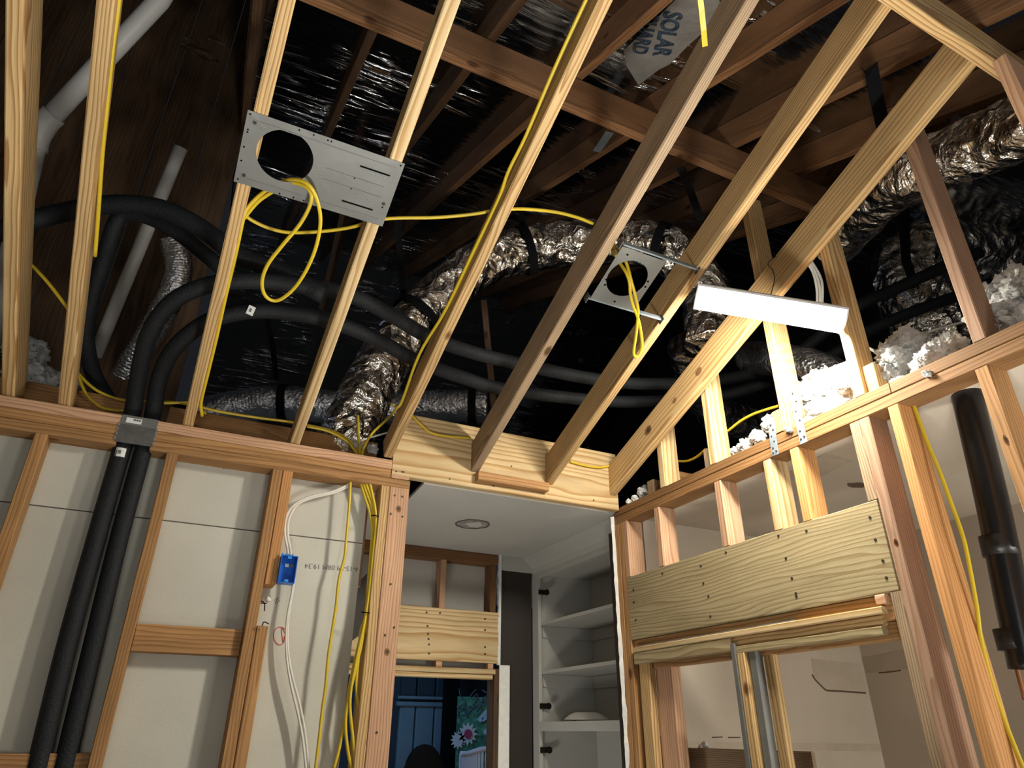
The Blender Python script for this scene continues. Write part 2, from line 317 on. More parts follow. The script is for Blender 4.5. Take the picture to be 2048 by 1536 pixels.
def fluff(name, spots, label, group=None, cat='insulation', fine=7):
    """lumpy heap of blown insulation: spots = (point, radius), each a clump of small soft tufts"""
    bm = bmesh.new(); org = Vector(spots[0][0])
    for p, r in spots:
        for q_ in range(fine+1):
            if q_ == 0: c, rr = Vector(p), r*.80
            else:
                d = Vector((random.gauss(0, 1), random.gauss(0, 1), random.gauss(0, 1))).normalized()
                c, rr = Vector(p)+d*r*random.uniform(.55, .85), r*random.uniform(.22, .42)
            g = bmesh.ops.create_icosphere(bm, subdivisions=4 if q_ == 0 else 3, radius=1.0)
            sd = Vector((random.random()*50, random.random()*50, random.random()*50))
            for q in g['verts']:
                e = q.co.normalized(); k = 1+0.40*noise.noise(e*1.7+sd)+0.38*noise.noise(e*4+sd)+0.34*noise.noise(e*9+sd)
                q.co = c-org+e*rr*k
    me = bpy.data.meshes.new(name); bm.to_mesh(me); bm.free()
    me.polygons.foreach_set('use_smooth', [True]*len(me.polygons))
    return put(name, me, M['fluff'], Matrix.Translation(world(org)), None, label, cat, group, 'stuff')
def sheet(name, outline, nrm, th, mat, hole=None, parent=None, **k):
    """flat plate with a polygon outline (points in space), extruded by th along nrm, with an optional round hole (centre, a-vector, b-vector)"""
    nn = Vector(nrm).normalized(); org = sum((Vector(p) for p in outline), Vector())/len(outline)
    if not hole:
        n_ = len(outline); v = [Vector(p)-org for p in outline]; v += [p+nn*th for p in v]
        f = [tuple(range(n_)), tuple(reversed(range(n_, 2*n_)))]+[(i, i+n_, (i+1) % n_+n_, (i+1) % n_) for i in range(n_)]
    else:
        c, ea, eb = (Vector(q) for q in hole); K = 48; ang = [2*math.pi*i/K for i in range(K)]
        inner = [c-org+ea*math.cos(a)+eb*math.sin(a) for a in ang]; outer = []
        ol = [Vector(p)-org for p in outline]
        ua = ea.normalized(); ub = nn.cross(ua); c0 = c-org
        for q in inner:                       # shoot from the centre to the outline
            d = (q-c0); dx, dy = d.dot(ua), d.dot(ub); best = None
            for i in range(len(ol)):
                a, b2 = ol[i]-c0, ol[(i+1) % len(ol)]-c0
                ax, ay, bx_, by = a.dot(ua), a.dot(ub), b2.dot(ua), b2.dot(ub)
                ex, ey = bx_-ax, by-ay; den = dx*ey-dy*ex
                if abs(den) < 1e-9: continue
                t = (ax*ey-ay*ex)/den; s = (ax*dy-ay*dx)/den
                if t > 0 and -1e-6 <= s <= 1+1e-6 and (best is None or t < best): best = t
            outer.append(c0+d*best)
        for p in ol:                          # snap the nearest spoke to every corner so that corners stay sharp
            i = min(range(K), key=lambda j: (outer[j]-p).length); outer[i] = p
        v = inner+outer; n_ = 2*K; v = v+[p+nn*th for p in v]; f = []
        for i in range(K):
            j = (i+1) % K
            f += [(i, j, K+j, K+i), (n_+j, n_+i, n_+K+i, n_+K+j), (i, n_+i, n_+j, j), (K+i, K+j, n_+K+j, n_+K+i)]
    return put(name, mesh(name, v, f), mat, Matrix.Translation(world(org)), parent, **k)

def knot(parent, c, nrm, r, along=(0, 0, 1), dark=True):
    nn = Vector(nrm).normalized(); a_ = Vector(along); a_ = (a_-nn*a_.dot(nn)).normalized(); b_ = nn.cross(a_); c = Vector(c)
    for k, (rr, mt) in enumerate(((1.0, 'knot'), (.55, 'knotd' if dark else 'knot'))):
        l = [c+nn*(.0004+.0004*k)+a_*r*rr*1.25*math.cos(i*.45)*(1+.08*math.sin(i*1.7))+b_*r*rr*math.sin(i*.45) for i in range(14)]
        sheet('knot', l, nn, .0003, M[mt], parent=parent, label='brown knot' if k == 0 else 'dark knot heart')
FL = -H                                      # floor level
# ================================================================== SETTING
stru('floor', -2.9, 5.0, -3.3, 6.4, FL-0.02, FL, M['subfloor'])
stru('wall_left', -2.88, -2.85, -3.3, 2.8, FL, 2.0, M['wallpaint'])
stru('wall_rear', -2.9, 3.4, -3.3, -3.27, FL, 2.0, M['wallpaint'])
stru('ceiling', -2.9, 3.4, -3.3, 0.25, 1.97, 1.985, M['hallceil'])
# drywall on the far side of the back wall: its paper back faces us between the studs
wb = E('wall_back', (-0.7, 2.775, FL), kind='structure')
for z0, z1 in ((0.691, 0.984), (-0.53, 0.687), (FL, -0.534)):
    box('drywall_sheet', -2.6, 0.668, 2.769, 2.7825, z0, z1, M['drywall_back'], parent=wb, c=0.001)
# roof: foil faced sheathing, rising away from the room, and the far slope beyond the ridge
TR = 0.43; ZR = 1.75                          # plane of the old rafters' undersides z = ZR + TR*y
rn = Vector((0, -TR, 1)).normalized()
def rz(y): return ZR+TR*y
def RF(px, py, off=0.0):
    d = ray(px, py); return d*((ZR+off)/(d.z-TR*d.y))
RD = 0.152                                    # rafter depth measured vertically
board('roof', (-0.215, 2.9, rz(2.9)+RD+0.009), (5.2, 2.9, rz(2.9)+RD+0.009), 6.9, 0.016, rn, M['rooffoil'], kind='structure', c=0.001, cat=None)
yr = 6.02; zr = rz(yr)+RD
board('roof', (-0.215, yr+2.0, zr-0.86), (5.2, yr+2.0, zr-0.86), 4.4, 0.016, (0, 0.43, 1), M['rooffoil'], kind='structure', c=0.001, cat=None)
stru('roof', -3.2, -0.20, -0.5, 3.45, 4.65, 4.67, M['chocolate'])
sheet('wall_attic_side', [(-.222, -.5, rz(-.5)+.15), (-.222, 6.0, rz(6.0)+.14), (-.222, 6.0, 4.65), (-.222, -.5, 4.65)], (1, 0, 0), .006, M['chocolate'], kind='structure')
stru('wall_gable_end', -3.2, 5.2, 9.6, 9.65, 0.9, 4.0, M['chocolate'])
stru('wall_gable_left', -3.25, -3.2, -0.5, 9.6, 0.98, 5.2, M['chocolate'])
stru('wall_gable_right', 5.2, 5.25, -0.5, 9.6, 0.98, 5.2, M['chocolate'])
# partition of brown boards in the attic behind the left rafters
aw = E('wall_attic', (-0.8, 3.4, 1.0), kind='structure')
xs = [-3.19, -2.90, -2.60, -2.31, -2.01, -1.72, -1.43, -1.14, -0.86, -0.60, -0.36, -0.165]
for i in range(len(xs)-1):
    box('sheathing_board', xs[i]+0.003, xs[i+1]-0.003, 3.40+0.004*(i % 2), 3.418, 1.0, 4.65, M['sheath'], parent=aw, ax='z', c=0.002)
# attic floor / ceilings
HC = 0.965
c_ = [A(863, 954, Z=HC), A(1228, 1020, Z=HC), Vector((1.985, 2.72, HC)), Vector((1.985, 3.80, HC)), Vector((0.62, 3.80, HC)), Vector((0.64, 2.90, HC)), A(812, 1004, Z=HC)]
c_ = [Vector((p.x, max(p.y, 2.722), HC)) for p in c_]
hc = sheet('ceiling', c_, (0, 0, 1), 0.013, M['hallceil'], kind='structure')
board('gypsum_edge', c_[0]+Vector((0, -0.002, 0.0065)), c_[1]+Vector((0, -0.002, 0.0065)), 0.004, 0.0135, (0, 0, 1), M['gypsum'], label='white cut gypsum edge', parent=hc, c=0.001)
stru('ceiling', -2.9, 5.0, 3.90, 9.6, HC, HC+0.013, M['hallceil'])
stru('ceiling', -2.9, 0.60, 2.86, 3.90, 0.985, 0.998, M['hallceil'])
# room beyond the right hand wall
rc = stru('ceiling', 1.99, 3.40, -1.2, 2.66, 0.930, 0.943, M['tan'])
XS = 3.33
bkw = stru('wall_side_room_back', 1.99, XS, 2.64, 2.655, FL, 0.93, M['tan'])
sw = stru('wall_side_room_right', XS, XS+0.015, -1.2, 2.655, FL, 0.93, M['tan'])

ZC = 0.9295
sheet('ceiling_patch', [A(a_, b_, Z=ZC) for a_, b_ in ((1560, 955), (1650, 907), (1706, 920), (1612, 970))], (0, 0, -1), .0008, M['tanpatch'], parent=rc, label='darker patch on the ceiling')
sheet('bare_strip', [A(a_, b_, Z=ZC-.001) for a_, b_ in ((1650, 917), (1692, 920), (1686, 929), (1652, 925))], (0, 0, -1), .0006, M['tan'], parent=rc)
q = A(1714, 970, Z=ZC)
sheet('ceiling_hole', [q+Vector((.045*math.cos(i*.45)*(1+.2*math.sin(i*2.1)), .030*math.sin(i*.45), -.0005)) for i in range(14)], (0, 0, -1), .0006, M['crack'], parent=rc, label='ragged hole')
YW = 2.6395
tube('torn_paper', [A(a_, b_, Y=YW) for a_, b_ in ((1624, 1349), (1631, 1360), (1648, 1377), (1656, 1381), (1690, 1383), (1731, 1386))], .0042, M['crack'], parent=bkw, seg=6, n=4, label='brown tear in the wall paper')
sheet('wall_patch', [A(a_, b_, Y=YW) for a_, b_ in ((1622, 1317), (1718, 1327), (1733, 1380), (1652, 1378), (1628, 1352))], (0, -1, 0), .0008, M['tanpatch'], parent=bkw)
sheet('tape_joint', [A(a_, b_, Y=YW) for a_, b_ in ((1300, 1482), (1765, 1488), (1766, 1503), (1300, 1497))], (0, -1, 0), .0008, M['tanpatch'], parent=bkw)
for l in (((1310, 1474), (1330, 1475)), ((1345, 1475), (1366, 1473)), ((1424, 1475), (1445, 1474)), ((1456, 1475), (1480, 1475)), ((1560, 1530), (1600, 1529))):
    tube('scuff', [A(a_, b_, Y=YW) for a_, b_ in l], .0025, M['crack'], parent=bkw, seg=5, straight=True)
tube('torn_paper', [A(a_, b_, X=XS-.0005) for a_, b_ in ((1758, 1346), (1780, 1344), (1802, 1341))], .003, M['crack'], parent=sw, seg=5)
sheet('wall_patch', [A(a_, b_, X=XS-.0005) for a_, b_ in ((1722, 1316), (1810, 1300), (1816, 1338), (1735, 1345))], (-1, 0, 0), .0008, M['tanpatch'], parent=sw)
# hall: back wall with its own framing, dark painted wall and white frieze
HY = 3.78
stru('wall_hall_back', 0.60, 1.75, HY+0.09, HY+0.103, 0.30, HC, M['hallceil'])
stru('wall_hall_dark', 1.768, 1.98, HY+0.012, HY+0.025, FL, 0.880, M['chocolate'])
stru('trim_1', 1.755, 2.0, HY-0.004, HY+0.012, 0.878, HC, M['cabwhite'])
stru('wall_hall_left', 0.60, 0.612, 2.80, HY+0.1, FL, HC, M['chocolate'])
stru('trim_2', 1.738, 1.766, HY+0.002, HY+0.10, FL, 0.325, W['atticd'], ax='z')
# ================================================================== BACK WALL FRAME
GA = 'framing of the back wall'
gap0, gap1 = -0.285, -0.174                  # the plates are cut out where the two pipes rise
PZ = (0.917, 0.955, 0.993, 1.034)
for nm, z0, z1, xr, mat, lab in (
    ('top_plate', PZ[2]+.001, PZ[3], 0.737, 'fir', 'topmost pinkish board of the back wall top plates'),
    ('top_plate', PZ[1]+.001, PZ[2], 0.735, 'amber', 'middle amber board of the back wall top plates'),
    ('top_plate', PZ[0], PZ[1], 0.822, 'amber', 'lowest amber board of the back wall top plates')):
    box(nm, -1.7, gap0, D, D+.089, z0, z1, W[mat], lab+', left of the pipes', 'board', GA)
    box(nm, gap1, xr, D, D+.089, z0, z1, W[mat], lab+', right of the pipes', 'board', GA)
eb = box('wood_block', 0.739, 0.817, D+0.002, D+.089, PZ[1]+.001, 1.001, W['fir'], 'short block with end grain showing, on the plate at the doorway post', 'block', ax='y')
box('rim_board', -1.7, -0.30, 2.815, 2.853, 1.0, 1.155, W['amber'], 'dusty brown board behind the top plates at far left', 'board', GA)
box('rim_board', -0.15, 0.70, 2.815, 2.853, 1.0, 1.155, W['amber'], 'dusty brown board behind the top plates beside the silver duct', 'board', GA)
def stud(x0, zt, zb, mat, lab, wdt=.038, name='stud', y0=D, dy=.089, x1=None, g=GA):
    return box(name, x0, (x0+wdt) if x1 is None else x1, y0, y0+dy, zb, zt, W[mat], lab, 'stud', g, ax='z')
stud(-0.532, 0.916, FL, 'amber', 'back wall stud at far left, left of the black pipes')
stud(-0.116, 0.916, FL, 'amber', 'back wall stud just right of the two black pipes')
s3 = stud(0.263, 0.916, FL, 'amber', 'slim full height back wall stud left of the blue box')
stud(0.303, 0.916, 0.480, 'orange', 'short stud piece hanging from the plate that carries the blue box', x1=0.342, name='stud_block')
stud(0.303, 0.335, FL, 'amber', 'lower stud piece with split top below the blue box', x1=0.342, name='stud_block')
stud(0.699, 0.916, FL, 'pine', 'narrow pale stud of the doorway post, left half', x1=0.7365)
dp = stud(0.7385, 0.916, FL, 'fir', 'pinkish knotty stud of the doorway post, right half', x1=0.822)
stud(0.655, 0.955, 0.535, 'fir', 'pinkish stud end behind the yellow cable bundle', x1=0.70, y0=2.86, dy=.04, name='stud_end')
box('fire_block', -0.076, 0.261, D+0.03, D+0.07, 0.233, 0.322, W['amber'], 'brown horizontal block between two studs left of the blue box', 'block', GA)
box('fire_block', -0.47, -0.118, D+0.03, D+0.07, -0.15, -0.062, W['amber'], 'brown horizontal block behind the black pipes at the bottom edge', 'block', GA)
discs('nail_heads', [(0.76, D-.0005, 0.88), (0.793, D-.0005, 0.88), (0.75, D-.0005, 0.80), (0.80, D-.0005, 0.795), (0.775, D-.0005, 0.52), (0.803, D-.0005, 0.36), (0.77, D-.0005, 0.33), (0.77, D-.0005, 0.0)], (0, -1, 0), 0.0045, M['nail'], dp)
# ledger over the doorway
lg = box('header_beam', 0.739, 1.884, D, D+.038, 0.969, 1.262, W['pine2'], 'wide pale header board spanning the doorway, rafters landing on it', 'beam')
discs('nail_heads', [(0.757, D-.0005, 0.985), (0.783, D-.0005, 0.988), (0.79, D-.0005, 0.988), (1.21, D-.0005, 0.99), (1.30, D-.0005, 1.10), (1.74, D-.0005, 1.0), (1.0, D-.0005, 0.99)], (0, -1, 0), 0.004, M['nail'], lg)
box('cleat', 1.12, 1.476, D-.039, D-.001, 0.996, 1.036, W['amber'], 'small shadowed cleat on the header between two rafter ends', 'board')
# ================================================================== NEW RAFTERS
ca = math.atan(SL); un = Vector((0, SL, 1)).normalized()
GR = 'new sloping rafters'
YT = 0.646
def rafter(xb, xt, ht, mat, lab, yb=D-.0015, yt=YT, wd=.038):
    yt = .628+.0246*(xt-1.41)+.001; k = (xt-xb)/(D-1.0)
    a = Vector((xb, yb, uz(yb))); b = Vector((xb+k*(D-yt), yt, uz(yt)))
    return board('rafter', a+un*ht/2, b+un*ht/2, wd, ht, un, W[mat], lab, 'rafter', GR, c=0.004)
rj = [
 rafter(-.650, -.600, .140, 'pine', 'thick rafter at the left edge of the photo', yb=D+.085),
 rafter(-.482, -.415, .092, 'pine', 'rafter with a yellow cable along its right side, crossing the grey pipe', yb=D+.085),
 rafter(-.070, -.036, .092, 'pine', 'rafter under the left end of the wide metal plate', yb=D+.085),
 rafter(.331, .340, .092, 'pine2', 'straight grained rafter under the right end of the wide metal plate', yb=D+.085),
 rafter(.716, .712, .092, 'pine', 'rafter with yellow cable stapled along its left face'),
 rafter(1.117, 1.096, .130, 'weather', 'rough grey rafter left of the small metal frame'),
 rafter(1.498, 1.480, .130, 'pine', 'brown faced rafter right of the small metal frame'),
 rafter(1.855, 1.866, .142, 'knotty', 'wide knotty rafter along the right wall, over which the shop light hangs'),
]
for q_, r_, d_ in (((1297, 860), .020, 1), ((1413, 692), .013, 1), ((1398, 742), .015, 0), ((1350, 800), .010, 0)):
    knot(rj[7], A(*q_, X=1.8362+.0085*(q_[1] < 700)), (-1, 0, 0), r_, (0, 1, -SL), d_)
knot(dp, A(797, 1018, Y=D), (0, -1, 0), .012); knot(dp, A(774, 1304, Y=D), (0, -1, 0), .011)
# near beam that carries the rafters' upper ends
nb = board('ridge_beam', (-2.8, .628-.0246*4.21-.019, 1.868), (3.2, .628+.0246*1.79-.019, 1.868), .038, .142, (0, 0, 1), W['pine'], 'pale beam across the top right corner with a red mark', 'beam')
a = A(2022, 152, Y=0.5995); 
board('pencil_mark', A(2013, 163, Z=1.7965), A(2030, 152, Z=1.7965), .006, .0006, (0, 0, 1), M['red'], parent=nb, label='red crayon mark')

# ================================================================== OLD ROOF FRAME
GO = 'old roof rafters'
labs = ['dim old roof rafter at left above the grey pipe', 'dim old roof rafter seen through the round hole of the wide metal plate', 'old roof rafter above the wide metal plate, second from left',
        'old roof rafter meeting the long purlin above the cable rafter', 'old roof rafter behind the printed foil', 'brown old roof rafter right of the printed foil with bright lower edge', 'old roof rafter with the black hanging strap nailed to it', 'old roof rafter nearest the right edge']
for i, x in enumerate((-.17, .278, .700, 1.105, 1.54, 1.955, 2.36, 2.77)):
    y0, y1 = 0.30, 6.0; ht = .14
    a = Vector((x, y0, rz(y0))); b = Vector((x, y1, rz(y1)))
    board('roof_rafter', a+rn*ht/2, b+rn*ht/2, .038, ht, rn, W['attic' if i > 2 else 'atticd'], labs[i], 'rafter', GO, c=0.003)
# long purlin under them
pu = RF(1300, 219); pz0 = A(1277, 267, Y=pu.y).z
box('purlin', -0.6, 2.62, pu.y, pu.y+.038, pz0, pu.z-.004, W['attic'], 'long brown purlin crossing under the old roof rafters', 'beam')
# ================================================================== RIGHT WALL FRAME
GB = 'framing of the right wall'
YE = 2.735
def rstud(px, py, zt, zb, mat, lab, name='stud', wdt=.038, x0=R, dx=.089, y0=None, g=GB):
    if y0 is None: y0 = A(px, py, X=R).y
    return box(name, x0, x0+dx, y0-wdt, y0, zb, zt, W[mat], lab, 'stud', g, ax='z')
rp1 = box('top_plate', R, R+.089, -0.6, YE, 0.909, 0.946, W['plate'], 'lower board of the doubled plate along the right wall', 'board', GB, ax='y')
rp2 = box('top_plate', R, R+.089, 1.19, YE, 0.947, 0.985, W['plate'], 'upper board of the doubled plate on the right wall, by the corner', 'board', GB, ax='y')
box('top_plate', R, R+.089, -0.6, 1.187, 0.947, 0.985, W['plate'], 'upper board of the doubled plate on the right wall, under the insulation', 'board', GB, ax='y')
rstud(0, 0, 0.908, FL, 'amber', 'outer corner stud with torn drywall at the doorway', y0=YE)
rstud(0, 0, 0.908, FL, 'amber', 'inner corner stud against the wide header board', y0=2.695)
HT = 0.647
hd = box('header_board', R-.001, R+.037, 1.325, 2.655, 0.373, HT-.002, W['treated'], 'wide weathered header board with wavy grain on the right wall', 'beam', ax='y')
pts = [A(*q, X=R-.0012) for q in ((1452, 1105), (1613, 1062), (1557, 1072), (1740, 1035), (1751, 1080), (1766, 1122), (1572, 1117), (1584, 1157), (1592, 1187), (1593, 1193), (1407, 1167), (1417, 1193), (1421, 1233), (1402, 1132), (1267, 1180), (1268, 1204), (1272, 1240), (1325, 1147), (1773, 1156))]
discs('nail_heads', pts, (-1, 0, 0), 0.005, M['nail'], hd)
# cripples between header and plate
rstud(1244, 1045, .908, HT, 'fir', 'first short cripple stud from the corner above the wide header', 'cripple_stud')
rstud(1307, 1020, .908, HT, 'fir', 'second short cripple stud from the corner above the wide header', 'cripple_stud')
rstud(1427, 965, .908, HT, 'fir', 'pinkish cripple stud in the middle above the wide header', 'cripple_stud')
rstud(1525, 925, .908, HT, 'pine2', 'pale cripple stud left of the pair above the wide header', 'cripple_stud')
rstud(1579, 905, .908, HT, 'orange', 'orange sided cripple stud right of the pair above the wide header', 'cripple_stud')
rstud(1697, 845, .908, HT, 'weather', 'grey cripple stud beside the tall post right of the header', 'cripple_stud', x0=R, dx=.06)
kg = rstud(1717, 843, .908, FL, 'greyfir', 'tall stud at the right end of the wide header')
rstud(0, 0, .372, FL, 'weather', 'rough grey jack stud under the right end of the wide header', 'jack_stud', y0=A(1781, 1188, X=R).y+.002, x0=R-.002)
rstud(1774, 815, .908, FL, 'orange', 'tall orange sided stud left of the hanging yellow cable')
s8 = rstud(1950, 745, .908, FL, 'amber', 'tall stud right of the black drain pipe, with a knot')
rstud(0, 0, .908, FL, 'amber', 'tall stud at the right edge of the photo', y0=0.62)
box('fire_block', R+.01, R+.08, 0.66, 0.80, 0.80, 0.84, W['amber'], 'short dark block between the two rightmost studs', 'block', ax='y')
knot(s8, A(2012, 881, Y=A(1950, 745, X=R).y-.0385), (0, -1, 0), .012)
knot(kg, A(1792, 1086, Y=A(1717, 843, X=R).y-.0385), (0, -1, 0), .010)
# gable studs above the plate
def gable(px, py, zt, mat, lab, dx=.089):
    return rstud(px, py, zt, .986, mat, lab, 'gable_stud', g='short gable studs on the right wall plate', dx=dx)
def jt(y): return uz(y)+.15
gable(1319, 960, 1.30, 'pine2', 'shortest gable stud beside the header corner')
gable(1417, 910, 1.42, 'pine2', 'brightly lit gable stud second from the corner')
g3 = gable(1560, 830, A(1500, 402, X=R+.045).z, 'pine', 'gable stud glaring under the shop light, running up to the purlin')
g4 = gable(1706, 780, 1.78, 'pine', 'gable stud at the right end of the shop light')
g5 = gable(1946, 690, 1.92, 'greyfir', 'long gable stud standing beside the big insulation heap')
rstud(0, 0, 1.795, .986, 'fir', 'reddish gable stud under the beam at the right edge', 'gable_stud', y0=A(2001, 164, X=R).y, g='short gable studs on the right wall plate')
def scrap(px0, px1, py, zb, zt, lab, mat, x0=R+.0, dx=.07):
    y1 = A(px0, py, X=x0).y; y0 = A(px1, py, X=x0).y
    return box('wood_block', x0, x0+dx, min(y0, y1), max(y0, y1), zb, zt, W[mat], lab, 'block', ax='z')
scrap(1293, 1306, 960, .986, 1.06, 'small wood block left of the shortest gable stud', 'weather', R+.03)
scrap(1407, 1419, 915, .986, 1.065, 'grey wood block left of the brightly lit gable stud', 'weather', R+.005)
scrap(1547, 1566, 850, .990, 1.075, 'sawn orange block in front of the glaring gable stud', 'orange', R-.0, .032)
scrap(1722, 1752, 750, .986, 1.085, 'ragged wood block right of the stud at the light end', 'pine', R+.02)
box('ceiling_joist', 2.0, 2.40, 2.36, 2.40, .99, 1.09, W['amber'], 'brown joist lying behind the corner of the right wall plate', 'board')
box('ceiling_joist', 2.05, 3.25, 1.52, 1.56, .99, 1.17, W['orange'], 'orange joist behind the glaring gable stud', 'board')
# zinc strap ties
def strap_tie(pa_, pb_, lab, x=R-.003):
    a, b = A(*pa_, X=x), A(*pb_, X=x)
    s = ribbon('strap_tie', [a, a*0.5+b*0.5+Vector((-.002, 0, 0)), b], .032, .0015, (0, 1, 0), M['strap'], label=lab, cat='strap', group='zinc strap ties')
    pts = [a.lerp(b, t)+Vector((-.0022, dy, 0)) for t, dy in ((.08, .004), (.25, -.005), (.42, .005), (.6, -.004), (.78, .005), (.90, -.008), (.92, .008))]
    discs('nail_heads', pts, (-1, 0, 0), .0035, M['nail'], s)
strap_tie((1543, 845), (1551, 910), 'shorter zinc strap tie nailed over the right wall plate')
strap_tie((1586, 778), (1608, 886), 'longer zinc strap tie running up to the glaring gable stud')
# pocket door frame below the header
pk = E('pocket_door_frame', (R+.045, 1.98, FL), 'pine pocket door frame with steel split studs under the wide header', 'door frame')
yL, yR_ = 2.652, 1.365
box('head_board', R+.012, R+.030, yR_, yL, .300, .372, W['amber'], parent=pk, ax='y')
box('upper_strip', R-.012, R+.012, yR_+.02, yL-.02, .318, .338, W['pine2'], parent=pk, ax='y')
box('recess_strip', R+.002, R+.020, yR_+.035, 2.03, .286, .318, W['pine'], parent=pk, ax='y')
box('facing_strip', R-.010, R+.012, 2.03, yL-.02, .270, .317, W['treated'], parent=pk, ax='y')
box('lower_strip', R-.004, R+.022, yR_+.04, 2.03, .262, .286, W['treated'], parent=pk, ax='y')
box('rear_strip', R+.030, R+.075, yR_-.02, yL, .250, .300, W['amber'], parent=pk, ax='y')
box('track', R-.008, R+.008, 1.72, 2.62, .3385, .3415, M['strap'], parent=pk, ax='y', c=.0005, label='steel track edge')
y_ = lambda px, py: A(px, py, X=R).y
def pst(nm, pxa, pxb, mat, x0, x1, zt, lab=None):
    return box(nm, x0, x1, y_(pxb, 1290), y_(pxa, 1290), FL, zt, mat, parent=pk, ax='z', c=.001, label=lab)
pst('steel_edge', 1465, 1473, M['galv'], R-.012, R+.020, .296, 'steel edge of the left split stud')
pst('slat', 1474, 1488, W['pine'], R-.008, R+.020, .262)
pst('steel_edge', 1492, 1505, M['galv'], R+.006, R+.040, .262, 'grey steel channel')
pst('slat', 1506, 1525, W['pine'], R+.040, R+.065, .262)
pst('side_jamb', 1273, 1290, W['pine'], R+.005, R+.04, .30)
pst('side_jamb', 1291, 1322, W['fir'], R+.04, R+.089, .28)
box('wood_block', R-.004, R+.034, 1.372, 1.405, .345, .372, W['fir'], 'pink spacer block between header and pocket frame at right', 'block', ax='y')
bp_ = [A(1288, 1495, X=2.02), A(1512, 1497, X=2.02)]
pb_ = box('plywood_panel', 2.02, 2.035, bp_[1].y-.25, bp_[0].y+.02, -.62, (bp_[0].z+bp_[1].z)/2, W['weather'], 'brown board leaning low in the pocket door opening', 'board', ax='y')
q = A(1408, 1494, X=2.10)
fluff('crumpled_plastic', [(q+Vector((0, 0, -.01)), .028), (q+Vector((0, -.03, -.02)), .022)], 'crumpled white plastic lying behind the brown board', cat='plastic')
# torn drywall edge and dark return at the doorway corner
v = []; f = []
n_ = 60
for i in range(n_+1):
    z = 0.95-1.55*i/n_; wv_ = .010+.016*abs(noise.noise(Vector((0, 3, z*7))))+.012*random.random()*abs(noise.noise(Vector((2, 3, z*5))))*2
    if z < -0.12: wv_ *= .35
    xo = R-.004-.004*random.random()
    v += [(xo-.008, 2.739, z), (R-.0015, 2.739, z), (R-.0015, 2.739-wv_*.8, z), (xo, 2.739-wv_, z)]
for i in range(n_):
    for k in range(4): f.append((i*4+k, i*4+(k+1) % 4, i*4+4+(k+1) % 4, i*4+4+k))
f += [(3, 2, 1, 0), tuple(n_*4+k for k in range(4))]
# jagged strip of gypsum seen edge on
stru('wall_hall_right', R+.002, R+.090, 2.740, 2.790, FL, 0.88, M['chocolate'])
ge = put('trim_3', mesh('torn_gypsum_edge', v, f), M['gypsum'], Matrix.Translation((0, 0, H)), kind='structure')

# ================================================================== HALL
GH = 'framing of the hall back wall'
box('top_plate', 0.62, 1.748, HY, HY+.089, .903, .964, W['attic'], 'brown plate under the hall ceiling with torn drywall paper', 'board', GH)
box('cripple_stud', 1.385, 1.420, HY, HY+.089, .629, .902, W['fir'], 'short knotty cripple in the middle of the hall back wall', 'stud', GH, ax='z')
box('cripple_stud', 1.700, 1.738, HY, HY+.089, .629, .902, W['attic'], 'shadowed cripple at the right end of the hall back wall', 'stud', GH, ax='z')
hh = box('header_board', 0.72, 1.757, HY-.008, HY+.03, .352, .628, W['pine2'], 'wide pine header over the hall door with looping grain', 'beam')
discs('nail_heads', [A(*q, Y=HY-.0085) for q in ((853, 1225), (855, 1252), (856, 1268), (857, 1278), (858, 1289), (858, 1307), (970, 1238), (970, 1260), (970, 1294), (970, 1308), (880, 1226))], (0, -1, 0), .006, M['nail'], hh)
box('spacer_block', 1.385, 1.42, HY-.0, HY+.05, .321, .351, W['fir'], 'little pink spacer block in the gap under the hall header', 'block')
box('spacer_block', 1.695, 1.728, HY-.0, HY+.05, .321, .351, W['fir'], 'little pink spacer block at the right end of the hall header gap', 'block')
dj = E('door_casing', (1.3, HY, .29), 'pale pine head casing of the hall door, stepped in two strips', 'trim')
box('casing_strip', 0.74, 1.737, HY-.012, HY+.06, .293, .320, W['pine2'], parent=dj)
box('casing_strip', 0.74, 1.725, HY-.002, HY+.06, .268, .292, W['pine2'], parent=dj)
box('drywall_offcut', 1.767, 1.832, HY-.004, HY+.011, FL, .345, M['gypsum'], 'white strip of drywall left standing beside the hall door', 'drywall', ax='z')
# torn paper edge, white line at the end of the framing
v = []; f = []
for i in range(41):
    z = .345+.62*i/40; a_ = 1.750+.006*noise.noise(Vector((z*25, 0, 1)))+.004*random.random(); v += [(a_, HY-.010, z), (1.768, HY-.010, z), (1.768, HY+.010, z), (a_, HY+.010, z)]
for i in range(40):
    for k in range(4): f.append((i*4+k, i*4+(k+1) % 4, i*4+4+(k+1) % 4, i*4+4+k))
f += [(3, 2, 1, 0), (160, 161, 162, 163)]
put('trim_4', mesh('torn_paper_edge', v, f), M['gypsum'], Matrix.Translation((0, 0, H)), kind='structure')
